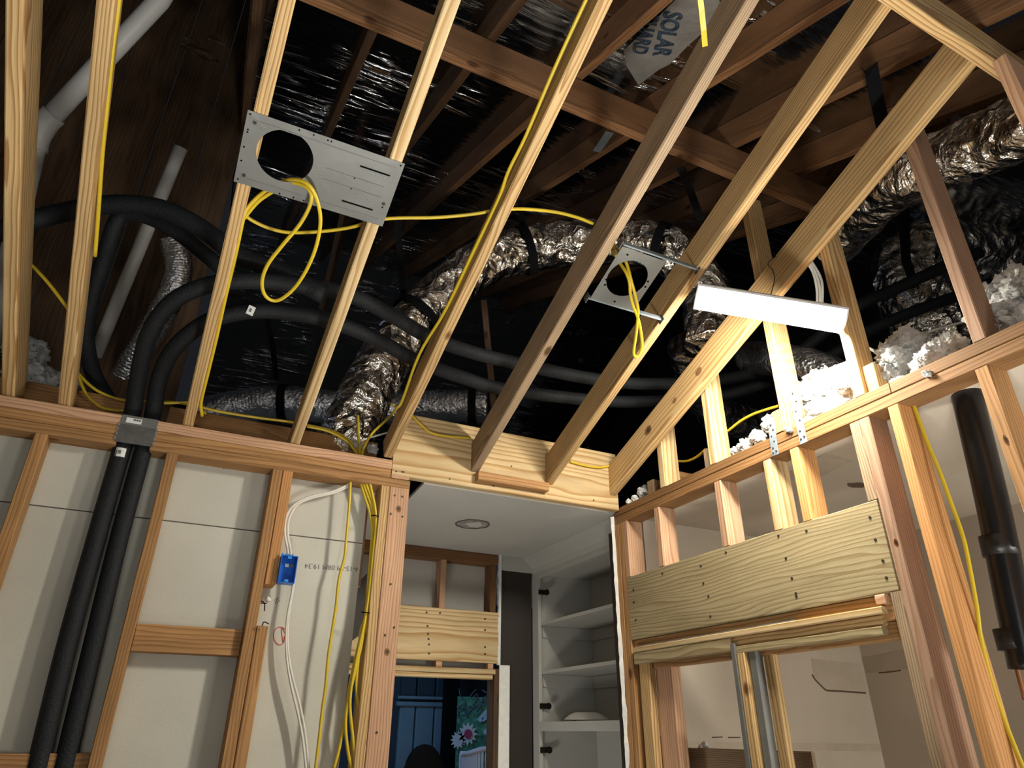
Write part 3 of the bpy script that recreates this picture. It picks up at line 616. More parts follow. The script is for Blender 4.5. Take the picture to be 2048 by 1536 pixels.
# recessed light opening in the hall ceiling
q = A(945, 1048, Z=HC)
cl = E('ceiling_can', (q.x, q.y, HC), 'round recessed light hole with torn white edge in the hall ceiling', 'ceiling light')
def ring(name, c, r0, r1, z0, z1, mat, parent, jag=0.0, n=40, **k):
    v = []; f = []
    for i in range(n):
        a_ = 2*math.pi*i/n; j = 1+jag*noise.noise(Vector((math.cos(a_)*2, math.sin(a_)*2, 4)))
        for rr, z in ((r0*j, z0), (r1*j, z0), (r1*j, z1), (r0*j, z1)): v.append((rr*math.cos(a_), rr*math.sin(a_), z))
    for i in range(n):
        j = (i+1) % n
        for k_ in range(4): f.append((i*4+k_, j*4+k_, j*4+(k_+1) % 4, i*4+(k_+1) % 4))
    return put(name, mesh(name, v, f), mat, Matrix.Translation(world(c)), parent, **k)
def disc(name, c, r, nrm, th, mat, parent=None, n=32, **k):
    nn = Vector(nrm).normalized(); a_ = nn.orthogonal().normalized(); b_ = nn.cross(a_); c = Vector(c)
    return sheet(name, [c+a_*r*math.cos(2*math.pi*i/n)+b_*r*math.sin(2*math.pi*i/n) for i in range(n)], nn, th, mat, parent=parent, **k)
ring('rim', q, .082, .090, -.003, -.0005, M['galvd'], cl, jag=.12)
disc('dark_hole', q+Vector((0, 0, -.0012)), .081, (0, 0, 1), .001, M['greyhole'], cl)
disc('torn_paper', q+Vector((.004, -.012, -.004)), .044, (0.1, 0.1, 1), .001, M['hallceil'], cl, n=7)
# built-in cabinet
CX = 1.985
cb = E('built_in_cabinet', (2.15, 3.35, FL), 'white built-in cabinet with open shelves on the right of the hall', 'cabinet')
box('stile', CX, CX+.02, 3.715, HY+.01, FL, .90, M['cabwhite'], parent=cb, ax='z', c=.001)
box('top_rail', CX, CX+.02, 2.80, 3.715, .838, .90, M['cabwhite'], parent=cb, ax='y', c=.001)
box('middle_rail', CX, CX+.02, 2.80, 3.715, .012, .058, M['cabwhite'], parent=cb, ax='y', c=.001)
box('side_panel', CX+.02, 2.36, 3.727, 3.740, FL, .95, M['cabwhite'], parent=cb, ax='z', c=.001)
box('back_panel', 2.36, 2.372, 2.74, 3.740, FL, .95, M['cabwhite'], parent=cb, ax='z', c=.001)
box('top_panel', CX+.02, 2.36, 2.74, 3.740, .86, .875, M['cabwhite'], parent=cb, ax='y', c=.001)
box('near_panel', CX+.02, 2.36, 2.745, 2.77, FL, .95, M['cabwhite'], parent=cb, ax='z', c=.001)
for z in (.575, .311, .038):
    box('shelf', CX+.022, 2.36, 2.80, 3.727, z-.009, z+.009, M['cabwhite'], parent=cb, ax='y', c=.001)
    if z > .1:
        box('shelf_cleat', CX+.03, 2.36, 3.7150, 3.727, z-.075, z-.010, M['cabwhite'], parent=cb, c=.001)
        box('shelf_cleat', 2.348, 2.36, 2.80, 3.7150, z-.075, z-.010, M['cabwhite'], parent=cb, ax='y', c=.001)
for (px, py) in ((1078, 1184), (1079, 1412), (1081, 1500)):
    hp = A(px, py, Y=3.711); hz = hp.z
    hg = box('hinge', CX+.002, CX+.05, 3.703, 3.714, hz-.014, hz+.014, M['brass'], parent=cb, label='dark metal cup hinge', c=.003)
    disc('hinge_cup', (CX+.050, 3.703, hz), .017, (0, -1, 0), .010, M['brass'], hg, n=14)
v = []; f = []
prof = [(CX-.075, HC-.001), (CX-.062, HC-.018), (CX-.035, .925), (CX-.012, .898), (CX-.001, .870), (CX-.001, HC-.001)]
for y in (2.745, HY-.006):
    v += [(x, y, z) for x, z in prof]
n_ = len(prof); f = [(i, (i+1) % n_, n_+(i+1) % n_, n_+i) for i in range(n_)]+[tuple(range(n_)), tuple(reversed(range(n_, 2*n_)))]
put('crown_molding', mesh('crown_molding', v, f), M['cabwhite'], Matrix.Translation((0, 0, H)), cb)
# shallow dish turned over on the cabinet's middle shelf
q = A(1172, 1436, X=2.13)
ty = E('serving_tray', (q.x, q.y, .047), 'shallow oval tray upside down on the cabinet shelf', 'tray')
prof = [(.02, .056), (.09, .055), (.13, .046), (.175, .026), (.185, .020), (.180, .016), (.13, .036), (.09, .046), (.02, .048)]
v = []; f = []; K = 36; n_ = len(prof)
for i in range(K):
    a_ = 2*math.pi*i/K
    for r_, z in prof: v.append((r_*math.cos(a_)*.62, r_*math.sin(a_)*.72, z))
for i in range(K):
    j = (i+1) % K
    for k in range(n_): f.append((i*n_+k, j*n_+k, j*n_+(k+1) % n_, i*n_+(k+1) % n_))
f.append(tuple(i*n_ for i in range(K)))
put('dish', mesh('dish', v, f, True), M['gypsum'], Matrix.Translation(world((q.x, q.y, .047))), ty)
for s in (-1, 1):
    tube('foot', [(q.x, q.y+s*.075, .070), (q.x-.03, q.y+s*.105, .060), (q.x-.03, q.y+s*.130, .0505)], .0035, M['galvd'], parent=ty, seg=6, n=3)

sheet('dark_board', [A(a_, b_, Y=3.765) for a_, b_ in ((704, 1175), (742, 1140), (746, 1250), (693, 1290))], (0, 1, 0), .006, M['chocolate'], label='dark board behind the cable bundle beside the doorway post', cat='board')
# ------------------------------------------------------------------ room seen through the hall door
YB = 5.4
stru('wall_far_room', -0.6, 4.2, YB+.05, YB+.065, FL, HC, M['navyd'])
fp = E('far_paneling', (1.9, YB, FL), 'blue lit wall paneling seen through the hall door at dusk', 'panel')
for a_, b_ in ((798, 828), (831, 866), (869, 885)):
    x0 = A(a_, 1450, Y=YB).x; x1 = A(b_, 1450, Y=YB).x
    box('panel', x0, x1, YB-.005, YB+.04, FL, A(a_+15, 1412, Y=YB).z, M['navy'], parent=fp, ax='z', c=.006)
    box('upper_panel', x0, x1, YB-.005, YB+.04, A(a_+15, 1404, Y=YB).z, .88, M['navyd'], parent=fp, ax='z', c=.006)
x0 = A(792, 1400, Y=YB).x; x1 = A(1000, 1400, Y=YB).x
box('rail', x0, x1, YB-.03, YB-.006, A(800, 1412, Y=YB).z, A(800, 1403, Y=YB).z, M['navy'], parent=fp, c=.004)
box('rail', x0, x1, YB-.05, YB-.031, A(800, 1398, Y=YB).z, A(800, 1392, Y=YB).z, M['navy'], parent=fp, c=.004)
x0 = A(886, 1480, Y=5.2).x; x1 = A(914, 1480, Y=5.2).x
box('dark_post', x0, x1, 5.18, 5.25, FL, .85, M['black'], 'black upright post between blue paneling and garden picture', 'post', ax='z')
# garden picture: leafy board with flowers and a white fence below
gp = E('garden_picture', (A(955, 1500, Y=5.1).x, 5.1, FL+.9), 'garden picture with pink flower above a white fence, seen through the hall door', 'picture')
x0 = A(914, 1480, Y=5.1).x; x1 = A(1000, 1480, Y=5.1).x
box('leafy_board', x0, x1, 5.10, 5.12, FL+.9, A(955, 1394, Y=5.1).z, M['leaf'], parent=gp, c=.002)
def flower(px, py, r, rc):
    c = A(px, py, Y=5.085); h_ = None
    for k in range(12):
        an = 2*math.pi*k/12; d = Vector((math.cos(an), 0, math.sin(an))); s_ = Vector((-d.z, 0, d.x))
        sheet('petal', [c+d*rc*.5, c+d*r*.6+s_*r*.17, c+d*r, c+d*r*.6-s_*r*.17], (0, -1, 0), .004, M['petal'], parent=gp)
    disc('flower_center', c+Vector((0, -.008, 0)), rc, (0, -1, 0), .005, M['stamen'], gp, n=14)
flower(935, 1468, .078, .030); flower(916, 1480, .06, .0)
for k in range(24):
    a_ = random.uniform(914, 985); b_ = random.uniform(1395, 1450); c = A(a_, b_, Y=5.092)
    tube('leaf_stem', [c, c+Vector((random.uniform(-.04, .04), 0, random.uniform(.02, .05))), c+Vector((random.uniform(-.08, .08), 0, random.uniform(.0, .09)))], .003, M['navy'], parent=gp, seg=5, n=3)
for l in (((958, 1442), (972, 1425), (986, 1412)), ((964, 1440), (976, 1432), (987, 1424)), ((968, 1466), (978, 1458), (988, 1450))):
    ribbon('glare_streak', [A(a_, b_, Y=5.088) for a_, b_ in l], .030, .003, (0, 0, 1), M['glare'], parent=gp)  # glare across the picture, made as pale blue strips
fn_ = E('white_fence', (A(955, 1520, Y=4.9).x, 4.9, FL), 'white curved top fence glowing blue at the bottom of the hall door', 'fence')
tp = [A(a_, b_, Y=4.9) for a_, b_ in ((921, 1507), (935, 1507), (948, 1503), (965, 1498), (990, 1497), (1010, 1500))]
tube('top_rail', tp, .016, M['petal'], parent=fn_, n=4)
c_p = spline(tp, 3)
for i in range(0, len(c_p), 1):
    p = c_p[i]; box('picket', p.x-.008, p.x+.008, 4.895, 4.905, -.55, p.z, M['petal'], parent=fn_, ax='z', c=.001)
# dark rounded backrest in front of the door
q = A(847, 1540, Y=4.3)
ch = E('dark_chair', (q.x, 4.3, FL), 'black round topped chair back silhouetted in the hall door', 'chair')
bm = bmesh.new(); g = bmesh.ops.create_icosphere(bm, subdivisions=3, radius=1)
for vv in g['verts']:
    e = vv.co; vv.co = Vector((e.x*.115*(1 if e.z > 0 else 1.2), e.y*.05, e.z*.13 if e.z > 0 else e.z*.55))
me = bpy.data.meshes.new('backrest'); bm.to_mesh(me); bm.free()
put('backrest', me, M['black'], Matrix.Translation(world((q.x, 4.3, A(847, 1488, Y=4.3).z-.13))), ch)
box('seat', q.x-.2, q.x+.2, 4.0, 4.36, FL+.44, FL+.50, M['black'], parent=ch)
for sx in (-.17, .17):
    for yy in (4.03, 4.33): box('leg', q.x+sx-.015, q.x+sx+.015, yy-.015, yy+.015, FL, FL+.44, M['black'], parent=ch, ax='z')
box('back_post', q.x-.03, q.x+.03, 4.33, 4.36, FL+.5, -.35, M['black'], parent=ch, ax='z')
# ================================================================== PIPES AND DUCTS IN THE ATTIC
def PP(l, t): return [P(a_, b_, t if len(c_) == 0 else c_[0]) for a_, b_, *c_ in l]
PY_ = 2.726
def label_sticker(parent, px, py, wx, hz, r=.0312, Y=None, pt=None, xd=(1, 0, 0), yd=(0, 0, 1)):
    c = pt if pt is not None else A(px, py, Y=Y)
    x = Vector(xd).normalized(); yv = Vector(yd); yv = (yv-x*yv.dot(x)).normalized(); nn = x.cross(yv)
    v = []; K = 6
    for i in range(K+1):
        an = (i/K-.5)*wx/r; 
        for s in (-1, 1): v.append(x*math.sin(an)*r+nn*(math.cos(an)*r-r)+yv*s*hz/2)
    f = [(2*i, 2*i+2, 2*i+3, 2*i+1) for i in range(K)]
    st = put('sticker', mesh('sticker', v, f), M['paper'], Matrix.Translation(world(c)), parent, label='white printed sticker')
    bx_ = [c+nn*.0006+x*a_*wx+yv*b_*hz for a_, b_ in ((-.25, -.2), (.05, -.2), (.05, .2), (-.25, .2))]
    sheet('print_patch', bx_, nn, .0004, M['ink'], parent=st); return st
pa_ = [A(62, 1600, Y=PY_), A(75, 1536, Y=PY_), A(131, 1300, Y=PY_), A(191, 1080, Y=PY_), A(241, 905, Y=PY_), A(254, 868, Y=PY_+.004), A(267, 815, Y=PY_+.01)]
def UB(l, o0, o1):                         # points behind the rafters: offset above the rafter plane grows from o0 to o1
    return [U(a_, b_, o0+(o1-o0)*i/(len(l)-1)) for i, (a_, b_) in enumerate(l)]
pa_ += UB([(278, 745), (300, 665), (350, 600), (430, 567), (520, 562), (600, 571), (703, 591), (785, 632), (856, 673), (942, 704), (1027, 725), (1181, 757), (1300, 768), (1440, 760), (1560, 728), (1640, 672), (1712, 614), (1800, 574), (1890, 533), (1960, 505)], .13, .62)
ip1 = tube('insulated_pipe', pa_, .0305, M['foam'], 'black foam insulated pipe, left of the pair through the plate', 'pipe', 'black insulated pipe pair', seg=14, n=6)
pb2 = [A(122, 1560, Y=PY_), A(128, 1536, Y=PY_), A(184, 1300, Y=PY_), A(236, 1085, Y=PY_), A(285, 905, Y=PY_), A(297, 868, Y=PY_+.004), A(308, 818, Y=PY_+.01)]
pb2 += UB([(318, 760), (348, 698), (412, 645), (500, 622), (600, 628), (692, 653), (764, 684), (832, 721), (925, 755), (1010, 779), (1181, 800), (1300, 803), (1440, 792), (1580, 748), (1700, 690), (1740, 660), (1830, 622), (1909, 594), (1980, 566)], .13, .62)
ip2 = tube('insulated_pipe', pb2, .0305, M['foam'], 'black foam insulated pipe, right of the pair through the plate', 'pipe', 'black insulated pipe pair', seg=14, n=6)
label_sticker(ip1, 0, 0, .034, .034, pt=A(241, 904, Y=PY_-.0314))
label_sticker(ip2, 0, 0, .026, .034, pt=U(502, 621, .20)*.985, xd=(.55, .15, -.05), yd=tuple(UP))
tube('insulated_pipe', PP([(-160, 560, 2.5), (-60, 490, 2.5), (30, 452, 2.5), (90, 434), (160, 418), (240, 408), (320, 417), (395, 452), (470, 505), (560, 545), (650, 590)], 2.55), .036, M['foam'], 'black insulated pipe arching at far left behind the two left rafters', 'pipe', seg=12)
tube('insulated_pipe', PP([(470, 560), (400, 500), (340, 455), (280, 430), (236, 438), (208, 520), (186, 590), (172, 670), (186, 745), (216, 800)], 2.7), .0305, M['foam'], 'black insulated pipe curving down beside the slanted grey pipe', 'pipe', seg=12)
# plumbing vents
pv = tube('vent_pipe', PP([(345, -40), (320, 0), (200, 128), (92, 246)], 3.0), .042, M['pvc'], 'sloping grey plastic vent pipe with elbow behind the left rafters', 'pipe', seg=16, n=2, straight=True)
tube('elbow', PP([(108, 229), (92, 246), (75, 275), (69, 300)], 2.99), .050, M['pvc'], parent=pv, seg=16, n=4)
tube('lower_pipe', PP([(71, 292), (62, 330), (10, 560), (-50, 800)], 2.99), .042, M['pvc'], parent=pv, seg=16, n=2)
tube('vent_pipe', PP([(362, 295), (190, 712)], 3.2), .030, M['pvc'], 'straight slanted grey pipe behind the black pipes at left', 'pipe', seg=14, straight=True)
# flexible ducts
d1 = tube('flex_duct', PP([(660, 935, 3.05), (700, 858, 3.12), (745, 762, 3.25), (798, 678, 3.4), (880, 590, 3.55), (970, 523, 3.65), (1090, 492, 3.7), (1230, 482, 3.65), (1335, 502, 3.55), (1398, 560, 3.5), (1420, 640, 3.4), (1415, 700, 3.3)], 3), .122, M['ductfoil'], 'large crinkled silver duct arching through the middle of the attic', 'duct', seg=40, n=26, crinkle=.10, cfreq=16, ribs=.012)
d2 = tube('flex_duct', PP([(385, 838, 3.75), (470, 815, 3.85), (560, 806, 3.9), (700, 815, 3.95), (840, 812, 4.0), (975, 812, 4.0)], 4), .098, M['ductfine'], 'silver duct lying level behind the rafter feet', 'duct', seg=36, n=34, crinkle=.07, cfreq=26, ribs=.015)
d3 = tube('flex_duct', PP([(345, 480, 3.3), (356, 530), (348, 575), (318, 635), (276, 705), (240, 760), (206, 806)], 3.3), .065, M['ductfine'], 'narrow silver duct at left curving behind the black pipes', 'duct', seg=28, n=30, crinkle=.02, cfreq=30, ribs=.04)
d4 = tube('flex_duct', PP([(1665, 492, 3.4), (1730, 420, 3.1), (1800, 358, 2.8), (1880, 322, 2.62), (1970, 286, 2.46), (2090, 235, 2.25)], 3.7), .112, M['ductfoil'], 'big silver duct rising to the right edge above the insulation', 'duct', seg=40, n=26, crinkle=.08, cfreq=12, ribs=.012)
d5 = tube('flex_duct', PP([(1905, 720, 3.75), (1872, 660, 3.8), (1835, 590, 3.85), (1830, 530, 3.9), (1900, 500, 3.95), (2000, 520, 4.0)], 3.8), .205, M['ductfoil'], 'fat silver duct elbow behind the two black pipes at right', 'duct', seg=48, n=22, crinkle=.12, cfreq=9, ribs=.01)
d6 = tube('flex_duct', PP([(1700, 790, 3.0), (1650, 745, 3.1), (1560, 720, 3.3), (1500, 715, 3.6)], 3.2), .085, M['ductfine'], 'silver duct behind the glaring gable stud', 'duct', seg=28, n=20, crinkle=.06, cfreq=24)
d7 = tube('flex_duct', PP([(1375, 690, 3.7), (1400, 770, 3.9), (1440, 830, 4.2), (1530, 850, 4.4)], 4), .11, M['ductfoil'], 'dim silver duct deep behind the knotty rafter', 'duct', seg=28, n=20, crinkle=.08, cfreq=14)
# hanging straps
def hang(px, lab, wd=.035, side=RT, group='black hanging straps'):
    return ribbon('hanging_strap', PP(px, 3), wd, .004, side, M['web'], label=lab, cat='strap', group=group)
hang([(1728, 143, 2.37), (1742, 133, 2.37), (1752, 190, 2.42), (1768, 260, 2.5), (1790, 330, 2.7), (1808, 430, 3.2), (1812, 520, 3.58), (1830, 575, 3.6)], 'long black strap nailed to a roof rafter, holding the fat silver duct', .045)
hang([(1362, 335, 2.9), (1378, 375, 3.1), (1402, 440, 3.3)], 'short black strap hanging below the purlin', .035)
def band(pts, t, r, lab, dx, n=20):
    """strap wrapped round a duct: ring plus tail going up"""
    c = P(*pts, t); d = Vector(dx).normalized(); a_ = d.orthogonal().normalized(); b_ = d.cross(a_)
    l = [c+a_*r*math.cos(2*math.pi*i/n)+b_*r*math.sin(2*math.pi*i/n) for i in range(n+1)]
    return ribbon('duct_strap', l, .045, .004, d, M['web'], label=lab, cat='strap')
def dirp(a_, b_): return P(*b_)-P(*a_)
band((1052, 500), 3.69, .138, 'black strap round the arching duct near its top', dirp((970, 523, 3.65), (1090, 492, 3.7)))
band((1320, 497), 3.56, .138, 'black strap round the arching duct right of the small metal frame', dirp((1230, 482, 3.65), (1335, 502, 3.55)))
band((835, 635), 3.48, .138, 'black strap round the lower arching duct', dirp((798, 678, 3.4), (880, 590, 3.55)))
band((566, 806), 3.9, .108, 'black strap round the level duct, left', dirp((470, 815, 3.85), (700, 815, 3.95)))
band((945, 812), 4.0, .108, 'black strap round the level duct, right end', dirp((840, 812, 4.0), (975, 812, 4.0)))
hang([(808, 600, 3.5), (800, 520, 3.4), (795, 440, 3.3)], 'black strap tail rising from the lower arching duct', .03)
hang([(553, 760, 3.9), (545, 690, 3.8), (530, 620, 3.7)], 'black strap tail rising from the level duct', .03)
hang([(1045, 450, 3.7), (1040, 400, 3.6)], 'black strap tail rising from the top of the arching duct', .03)
# dim posts deep in the attic
board('attic_post', P(990, 835, 4.6), P(968, 600, 4.5), .085, .04, RT, W['atticd'], 'dim attic post behind the arching duct', 'post')
board('attic_post', P(645, 620, 5.2), P(690, 420, 5.2), .09, .04, RT, W['atticd'], 'dim slanted attic post behind the straight grained rafter', 'post')
# small bits on the old roof
board('truss_strap', RF(1193, 303, -.003), RF(1219, 265, -.003), .04, .003, rn, M['strap'], 'pale metal strap on the old roof rafter below the purlin', 'strap', c=.0005)
def scrapfoil(l, lab, off=.10):
    return sheet('foil_scrap', [RF(a_, b_, off) for a_, b_ in l], rn, .0015, M['ductfoil'], label=lab, cat='foil', group=None)
scrapfoil([(1153, 345), (1165, 342), (1195, 352), (1188, 361), (1170, 357)], 'bright crumpled foil scrap below the purlin', .146)
scrapfoil([(1088, 390), (1140, 385), (1192, 383), (1140, 390), (1090, 395)], 'long thin bright foil sliver below the purlin', .146)
scrapfoil([(360, 72), (395, 85), (440, 125), (400, 118), (365, 92)], 'bright foil streak at the top left', .146)
scrapfoil([(413, 66), (430, 72), (462, 100), (418, 86)], 'grey foil flap at the top left', .146)
# printed foil with outlined lettering
fpz = .135
pf = sheet('printed_foil', [RF(a_, b_, fpz) for a_, b_ in ((1248, 100), (1290, 60), (1350, 0), (1430, -40), (1445, 30), (1375, 92), (1340, 128), (1318, 139), (1277, 170), (1252, 130))], -rn, .001, M['foilpatch'], label='torn grey foil sheet with outlined blue lettering', cat='foil')
def roofsize(a_, b_): return (RF(*a_, fpz)-RF(*b_, fpz)).length
def rtext(body, a_, b_, c_):
    """lettering on the foil: baseline a->b, cap height a->c"""
    o = RF(*a_, fpz-.006); x = RF(*b_, fpz-.006)-o; y = RF(*c_, fpz-.006)-o
    t = text('lettering', body, 1.0, (0, 0, 0), (1, 0, 0), (0, 1, 0), M['blueink'], outline=.030)
    wd = max(v_.co.x for v_ in t.data.vertices); ht = max(v_.co.y for v_ in t.data.vertices)
    x = x/wd; yv = y-x.normalized()*y.dot(x.normalized()); yv = yv/ht
    mx = Matrix((x, yv, x.cross(yv).normalized()*.05)).transposed().to_4x4(); mx.translation = world(o)
    t.parent = pf; t.matrix_basis = WM(pf).inverted() @ mx
    return t
rtext('SOLAR', (1330, 22), (1306, 112), (1366, 32))
rtext('GUARD', (1289, 23), (1264, 106), (1320, 33))
# ================================================================== METAL LIGHT PLATES
def upl(px, py, off=-.0015): return U(px, py, off)
bp0 = [upl(*q) for q in ((498, 217), (806, 325), (765, 455), (465, 357))]
ex = Vector((1, 0, 0)); ey = Vector((0, 1, -SL)).normalized(); en = Vector((0, SL, 1)).normalized()
bpl = E('light_plate', sum(bp0, Vector())/4, 'wide grey metal light plate with a round hole, nailed under two rafters', 'light plate')
x0_, x1_, ya, yb_ = -.078, .365, 1.487, 1.694
def UP_(x, y, d=-.002): return Vector((x, y, uz(y)+d))
qa = [UP_(x0_, ya), UP_(x1_, ya), UP_(x1_, yb_), UP_(x0_, yb_)]
hc_ = upl(570, 313); hr = .078
ps = sheet('plate', qa, -en, .0012, M['galv'], hole=(hc_, ex*hr, ey*hr), parent=bpl)
def groove(xa, xb, y, mat, wd=.0035, lab=None, hgt=.0016, nm='pressed_rib'):
    return board(nm, UP_(xa, y, -.0040), UP_(xb, y, -.0040), wd, hgt, en, mat, parent=bpl, c=.0006, label=lab)
groove(-.06, .345, ya+.020, M['galv']); groove(-.06, .345, yb_-.020, M['galv'])
groove(.155, .33, ya+.085, M['galv'], .003); groove(.155, .33, ya+.118, M['galv'], .003)
groove(.245, .335, ya+.047, M['black'], .005, 'dark slot', nm='slot'); groove(.225, .32, yb_-.043, M['black'], .005, 'dark slot', nm='slot')
discs('punched_holes', [UP_(x, y, -.0036) for x, y in ((-.07, ya+.008), (-.068, ya+.05), (-.068, ya+.057), (-.069, ya+.1), (-.069, ya+.14), (-.068, yb_-.012), (.06, ya+.006), (.10, ya+.006), (.14, ya+.007), (.15, ya+.007), (.05, yb_-.006), (.09, yb_-.007), (.12, yb_-.007), (.355, ya+.008), (.24, ya+.087), (.24, ya+.12), (.345, yb_-.06))], -en, .0024, M['black'], bpl)
discs('nail_heads', [UP_(x, y, -.0036) for x, y in ((-.055, ya+.026), (-.055, yb_-.028), (.345, ya+.135))], -en, .0055, M['nail'], bpl)
discs('stamped_dots', [UP_(.285+.012*i, ya+.055+.007*j, -.0036) for i in range(5) for j in range(2)]+[UP_(.26+.009*i, yb_-.075+.002*i, -.0036) for i in range(6)]+[UP_(.135, ya+.105, -.0036), UP_(.133, ya+.115, -.0036)], -en, .0018, M['strap'], bpl)
# small frame with bar hangers between two rafters
sp = E('light_bracket', upl(1255, 560), 'small grey metal light frame with round hole on two bar hangers', 'light plate')
sz = -.002
sx0, sx1, sy0, sy1 = 1.150, 1.336, 1.512, 1.728
sh = upl(1254, 557)
sheet('plate', [UP_(sx0, sy0), UP_(sx1, sy0), UP_(sx1, sy1), UP_(sx0, sy1)], -en, .0012, M['galv'], hole=(sh, ex*.076, ey*.076), parent=sp)
for y, xa in ((sy0-.004, 1.150), (sy1+.004, 1.138)):
    hb = board('bar_hanger', UP_(xa, y, .008), UP_(1.478, y, .008), .006, .022, en, M['strap'], parent=sp, c=.0008)
    for xx in (1.139, 1.470):
        board('nail_tab', UP_(xx, y-.014, .004), UP_(xx, y+.014, .004), .003, .030, en, M['galvd'], parent=hb, c=.0005)
o = UP_(1.226, 1.547, -.0036)
text('embossed_lettering', 'HALO', .020, o, (1, 0, 0), -ey, M['strap'], parent=sp, depth=.0005)
discs('punched_holes', [UP_(x, y, -.0036) for x, y in ((1.185, 1.532), (1.318, 1.60), (1.322, 1.622), (1.165, 1.64), (1.172, 1.66), (1.245, 1.71))], -en, .004, M['black'], sp)
# galvanized cover over the cut plates
mp = E('plate_cover', (-.23, D, .98), 'folded galvanized cover over the gap in the plates where the black pipes rise', 'metal plate')
sheet('upper_face', [(-.290, D-.0015, .999), (-.170, D-.0015, .999), (-.168, D-.0015, 1.035), (-.288, D-.0015, 1.035)], (0, -1, 0), .0012, M['galv'], parent=mp)
sheet('lower_face', [(-.290, D-.0015, .928), (-.168, D-.0015, .928), (-.170, D-.0015, .999), (-.290, D-.0015, .999)], (0, -1, 0), .0011, M['galvd'], parent=mp)
for k in range(4):
    for x in (-.292, -.167): board('fastener_tooth', (x, D-.003, .935+.018*k), (x, D-.003, .947+.018*k), .006, .002, (0, -1, 0), M['strap'], parent=mp, c=.0003)
ls = sheet('sticker', [(-.273, D-.0032, 1.006), (-.222, D-.0032, 1.006), (-.222, D-.0032, 1.026), (-.273, D-.0032, 1.026)], (0, -1, 0), .0003, M['paper'], parent=mp, label='white barcode sticker')
for k in range(9): board('bar', (-.250+.0028*k, D-.0038, 1.016), (-.250+.0028*k, D-.0038, 1.023), .0012+.0006*(k % 3), .0002, (0, -1, 0), M['black'], parent=ls, c=.0001)
# blue outlet box on the short stud piece
bb = E('outlet_box', (.37, D-.01, .53), 'blue plastic outlet box with white knockouts on the short stud piece', 'box')
bx0, bx1, bz0, bz1, by0, by1 = .345, .405, .485, .585, D-.025, D+.020
box('back', bx0, bx1, by1-.003, by1, bz0, bz1, M['blue'], parent=bb, c=.0008)
box('side', bx0, bx0+.003, by0, by1-.003, bz0, bz1, M['blue'], parent=bb, c=.0008, ax='y'); box('side', bx1-.003, bx1, by0, by1-.003, bz0, bz1, M['blue'], parent=bb, c=.0008, ax='y')
box('end_wall', bx0+.003, bx1-.003, by0, by1-.003, bz0, bz0+.003, M['blue'], parent=bb, c=.0008, ax='y'); box('end_wall', bx0+.003, bx1-.003, by0, by1-.003, bz1-.003, bz1, M['blue'], parent=bb, c=.0008, ax='y')
for z in (bz0+.004, bz1-.012): box('screw_ear', .368, .382, by0+.001, by0+.006, z, z+.009, M['bluelt'], parent=bb, c=.001)
box('knockout', .368, .381, by1-.006, by1-.0035, .550, .562, M['paper'], parent=bb, c=.0005, label='white knockout square')
box('knockout', .386, .398, by1-.006, by1-.0035, .550, .562, M['galv'], parent=bb, c=.0005, label='grey knockout square')
for k in range(4): box('lip', .345+.012*k, .352+.012*k, by0+.01, by0+.014, bz1, bz1+.008, M['bluelt'], parent=bb, c=.0005)
# wire stub below the box
wc = E('wire_connector', A(537, 1197, Y=2.74), 'white wire nut with dark wire ends beside the slim stud', 'connector')
tube('cap', [A(533, 1200, Y=2.73), A(540, 1196, Y=2.72)], .011, M['white'], parent=wc, seg=10, straight=True)
tube('wire_end', [A(522, 1202, Y=2.74), A(529, 1206, Y=2.72), A(529, 1222, Y=2.72)], .002, M['black'], parent=wc, seg=6, n=3)
tube('wire_end', [A(522, 1206, Y=2.74), A(533, 1207, Y=2.72)], .002, M['black'], parent=wc, seg=6, straight=True)
tube('staple', [A(524, 1252, Y=2.66), A(528, 1244, Y=2.655), A(538, 1248, Y=2.655)], .0022, M['nail'], 'bent dark staple on top of the lower stud piece', 'staple', seg=6, n=3)
# printing and pencil marks on the drywall
dsh = [o for o in wb.children]
text('printing', '4-15-99 08M 19.34', .0275, (.662, 2.7682, .592), (-1, 0, -.03), (0, 0, -1), M['ink'], parent=dsh[1], depth=.0003)
for x in (.088, .096): board('pencil_mark', (x, 2.7685, .945), (x+.002, 2.7685, .915), .002, .0006, (0, -1, 0), M['black'], parent=dsh[0], c=.0001)
rs = [A(560+15*math.cos(a_)*(.6+.05*i), 1272+18*math.sin(a_), Y=2.768) for i, a_ in enumerate([x*.6 for x in range(12)])]
tube('red_scribble', rs+[A(563, 1255, Y=2.768), A(566, 1285, Y=2.768)], .0014, M['red'], parent=dsh[1], seg=5, n=3)
tube('pencil_scribble', [A(548, 1201, Y=2.768), A(556, 1196, Y=2.768), A(550, 1207, Y=2.768), A(560, 1201, Y=2.768)], .0011, M['ink'], parent=dsh[1], seg=5, n=3)
